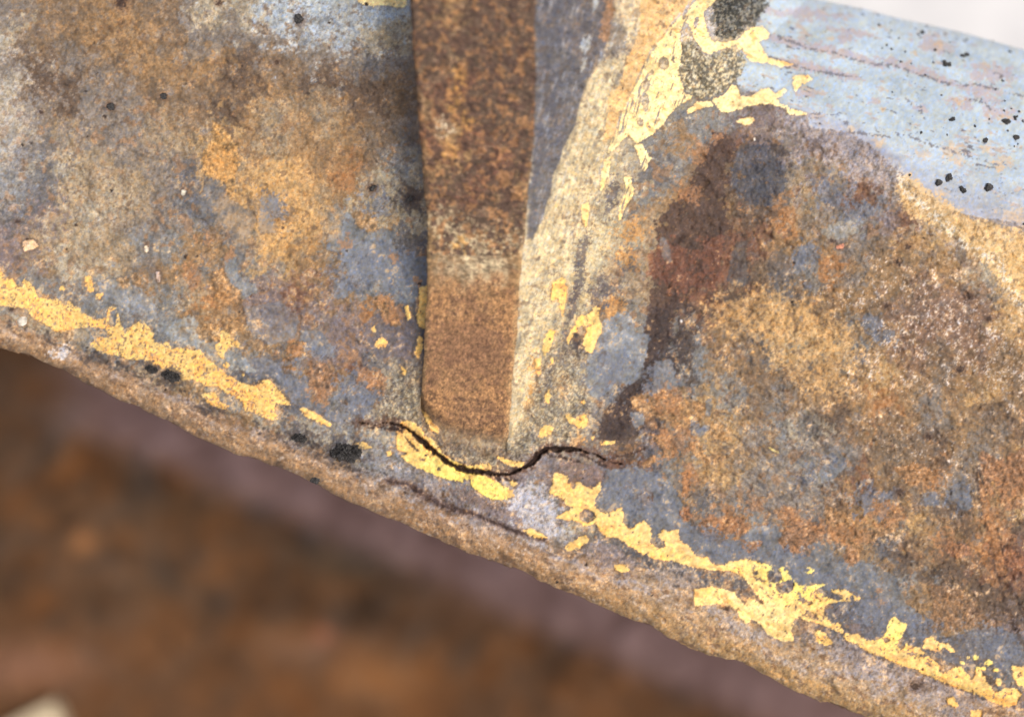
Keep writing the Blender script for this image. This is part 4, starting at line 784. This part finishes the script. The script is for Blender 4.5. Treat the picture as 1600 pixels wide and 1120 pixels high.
wp = lump_mesh('white_pebble', 9, [(0, 0, 1)], M_white, 3, .08, .8)
o = crumb(35, 502, 8, 0, 'small smooth white pebble lodged below the yellow paint at the left edge', None, wp, 0, name='white_pebble', sink=.3, cat='pebble')

# ---------------------------------------------------------------- what lies far below, out of focus
BZ = -1500.0
def back_plate():
    us = np.linspace(-1300, 2100, 440); vs_ = np.linspace(330, 2100, 280)
    U, V = np.meshgrid(us, vs_)
    yb = np.interp(U, [-500, 0, 100, 200, 300, 400, 520, 700, 800, 1000, 1150, 1500], [450, 620, 650, 680, 724, 766, 820, 892, 942, 1030, 1096, 1240])
    band = ss(yb + 22 - V, -34, 34)
    rr = np.random.default_rng(5)
    nz = samp(fn(201, 90, 2.8), U, V); nz2 = samp(fn(202, 40, 2.6), U, V); nz3 = samp(fn(203, 60, 2.6), U, V)
    c = np.zeros(U.shape + (3,)) + np.array((76, 53, 33))
    c += (nz * 6)[..., None] * np.array((1.2, .95, .8)) + (nz2 * 6)[..., None] * np.array((1.1, .9, .8)) + (nz3 * 6)[..., None] * np.array((1.2, .2, -.8))
    w = ss(V - (880 + .1 * U), -60, 220)[..., None] * .55; c = c * (1 - w) + np.array((96, 62, 33)) * w
    for (cx, cy, rx, ry, col_, a) in [(250, 800, 110, 40, (84, 62, 42), .7), (560, 870, 90, 34, (72, 62, 50), .8), (240, 915, 70, 30, (74, 58, 44), .7), (120, 640, 60, 30, (118, 90, 68), .4), (40, 1040, 110, 40, (134, 98, 80), .7), (130, 848, 24, 18, (168, 116, 72), .7),
                                      (480, 1010, 80, 30, (120, 92, 76), .5), (600, 1060, 70, 40, (160, 108, 62), .6), (720, 950, 60, 40, (84, 58, 38), .7), (1250, 1080, 60, 30, (124, 104, 74), .8), (1400, 1150, 100, 60, (70, 58, 50), .8), (310, 640, 40, 20, (124, 104, 88), .3), (20, 620, 50, 60, (98, 70, 48), .5), (505, 992, 14, 12, (172, 104, 76), .7)]:
        m = (np.exp(-((U - cx) / rx) ** 2 - ((V - cy) / ry) ** 2) * a)[..., None]; c = c * (1 - m) + np.array(col_) * m
    bc = np.array((118, 94, 90)) + (nz * 6 + nz2 * 7)[..., None] * np.array((1, .95, 1.0))
    fb = (band * ss(U, 20, 190))[..., None]; c = c * (1 - fb) + bc * fb
    z = BZ + 30 * band + 5 * nz2
    k = (D - z) / D
    P = np.stack([(U - 800) * k * S, -(V - 560) * k * S, z * S], -1)
    # turned-down border so that it is a solid plate
    for sl in [(0, slice(None)), (-1, slice(None)), (slice(None), 0), (slice(None), -1)]: P[sl][..., 2] = (BZ - 160) * S
    n, m_ = U.shape; ix = np.arange(n * m_).reshape(n, m_)
    q = np.stack([ix[1:, :-1], ix[1:, 1:], ix[:-1, 1:], ix[:-1, :-1]], -1).reshape(-1, 4)
    return P.reshape(-1, 3), q, lin(c / 255).reshape(-1, 3), np.zeros(n * m_), np.stack([U, V], -1).reshape(-1, 2) / 1000, band
pv, pq, pc_, pf, pu, band = back_plate()
bp_ = bpy.data.objects.new('rusty_plate', raw_mesh('rusty_plate', pv, pq, pc_, pf, pu)); COL.objects.link(bp_)
bp_.data.materials.append(node_material('brown_rust', bump=.2, rough=.9))
tag(bp_, 'blurred dark brown rusty steel plate with a purple-grey band, far below the rim', 'steel plate')

# pale flake at the lower left corner
bm = bmesh.new(); zz = BZ + 70
pts = [(-70, 1210), (-40, 1160), (10, 1134), (50, 1112), (78, 1098), (90, 1112), (110, 1160), (90, 1220), (0, 1240)]
vs2 = [bm.verts.new(((u - 800) * (D - zz) / D * S, -(v - 560) * (D - zz) / D * S, zz * S)) for u, v in pts]
f = bm.faces.new(vs2[::-1]); r_ = bmesh.ops.extrude_face_region(bm, geom=[f])
for v in [x for x in r_['geom'] if isinstance(x, bmesh.types.BMVert)]: v.co.z -= 60 * S
bmesh.ops.recalc_face_normals(bm, faces=bm.faces)
me = bpy.data.meshes.new('pale_stone'); bm.to_mesh(me); bm.free(); me.materials.append(plain('pale_stone', (.55, .45, .30)))
o = bpy.data.objects.new('pale_stone', me); COL.objects.link(o); tag(o, 'blurred cream coloured flat stone in the lower left corner', 'stone')

# pale concrete ground
bm = bmesh.new(); gz = (BZ - 170) * S
for x, y in [(-30, -30), (30, -30), (30, 30), (-30, 30)]: bm.verts.new((x, y, gz))
bm.faces.new(bm.verts[:]); me = bpy.data.meshes.new('ground'); bm.to_mesh(me); bm.free()
m = bpy.data.materials.new('pale_concrete'); m.use_nodes = True; N = m.node_tree.nodes; K = m.node_tree.links
tc = N.new('ShaderNodeTexCoord'); no = N.new('ShaderNodeTexNoise'); no.inputs['Scale'].default_value = 40; no.inputs['Detail'].default_value = 8; no.inputs['Roughness'].default_value = .7
K.new(tc.outputs['Object'], no.inputs['Vector']); rp = N.new('ShaderNodeValToRGB')
rp.color_ramp.elements[0].position = .3; rp.color_ramp.elements[1].position = .7; rp.color_ramp.elements[0].color = (.50, .51, .53, 1); rp.color_ramp.elements[1].color = (.68, .69, .70, 1)
K.new(no.outputs['Fac'], rp.inputs[0]); K.new(rp.outputs[0], N['Principled BSDF'].inputs['Base Color']); N['Principled BSDF'].inputs['Roughness'].default_value = .9
me.materials.append(m); o = bpy.data.objects.new('ground', me); COL.objects.link(o); tag(o, kind='structure')
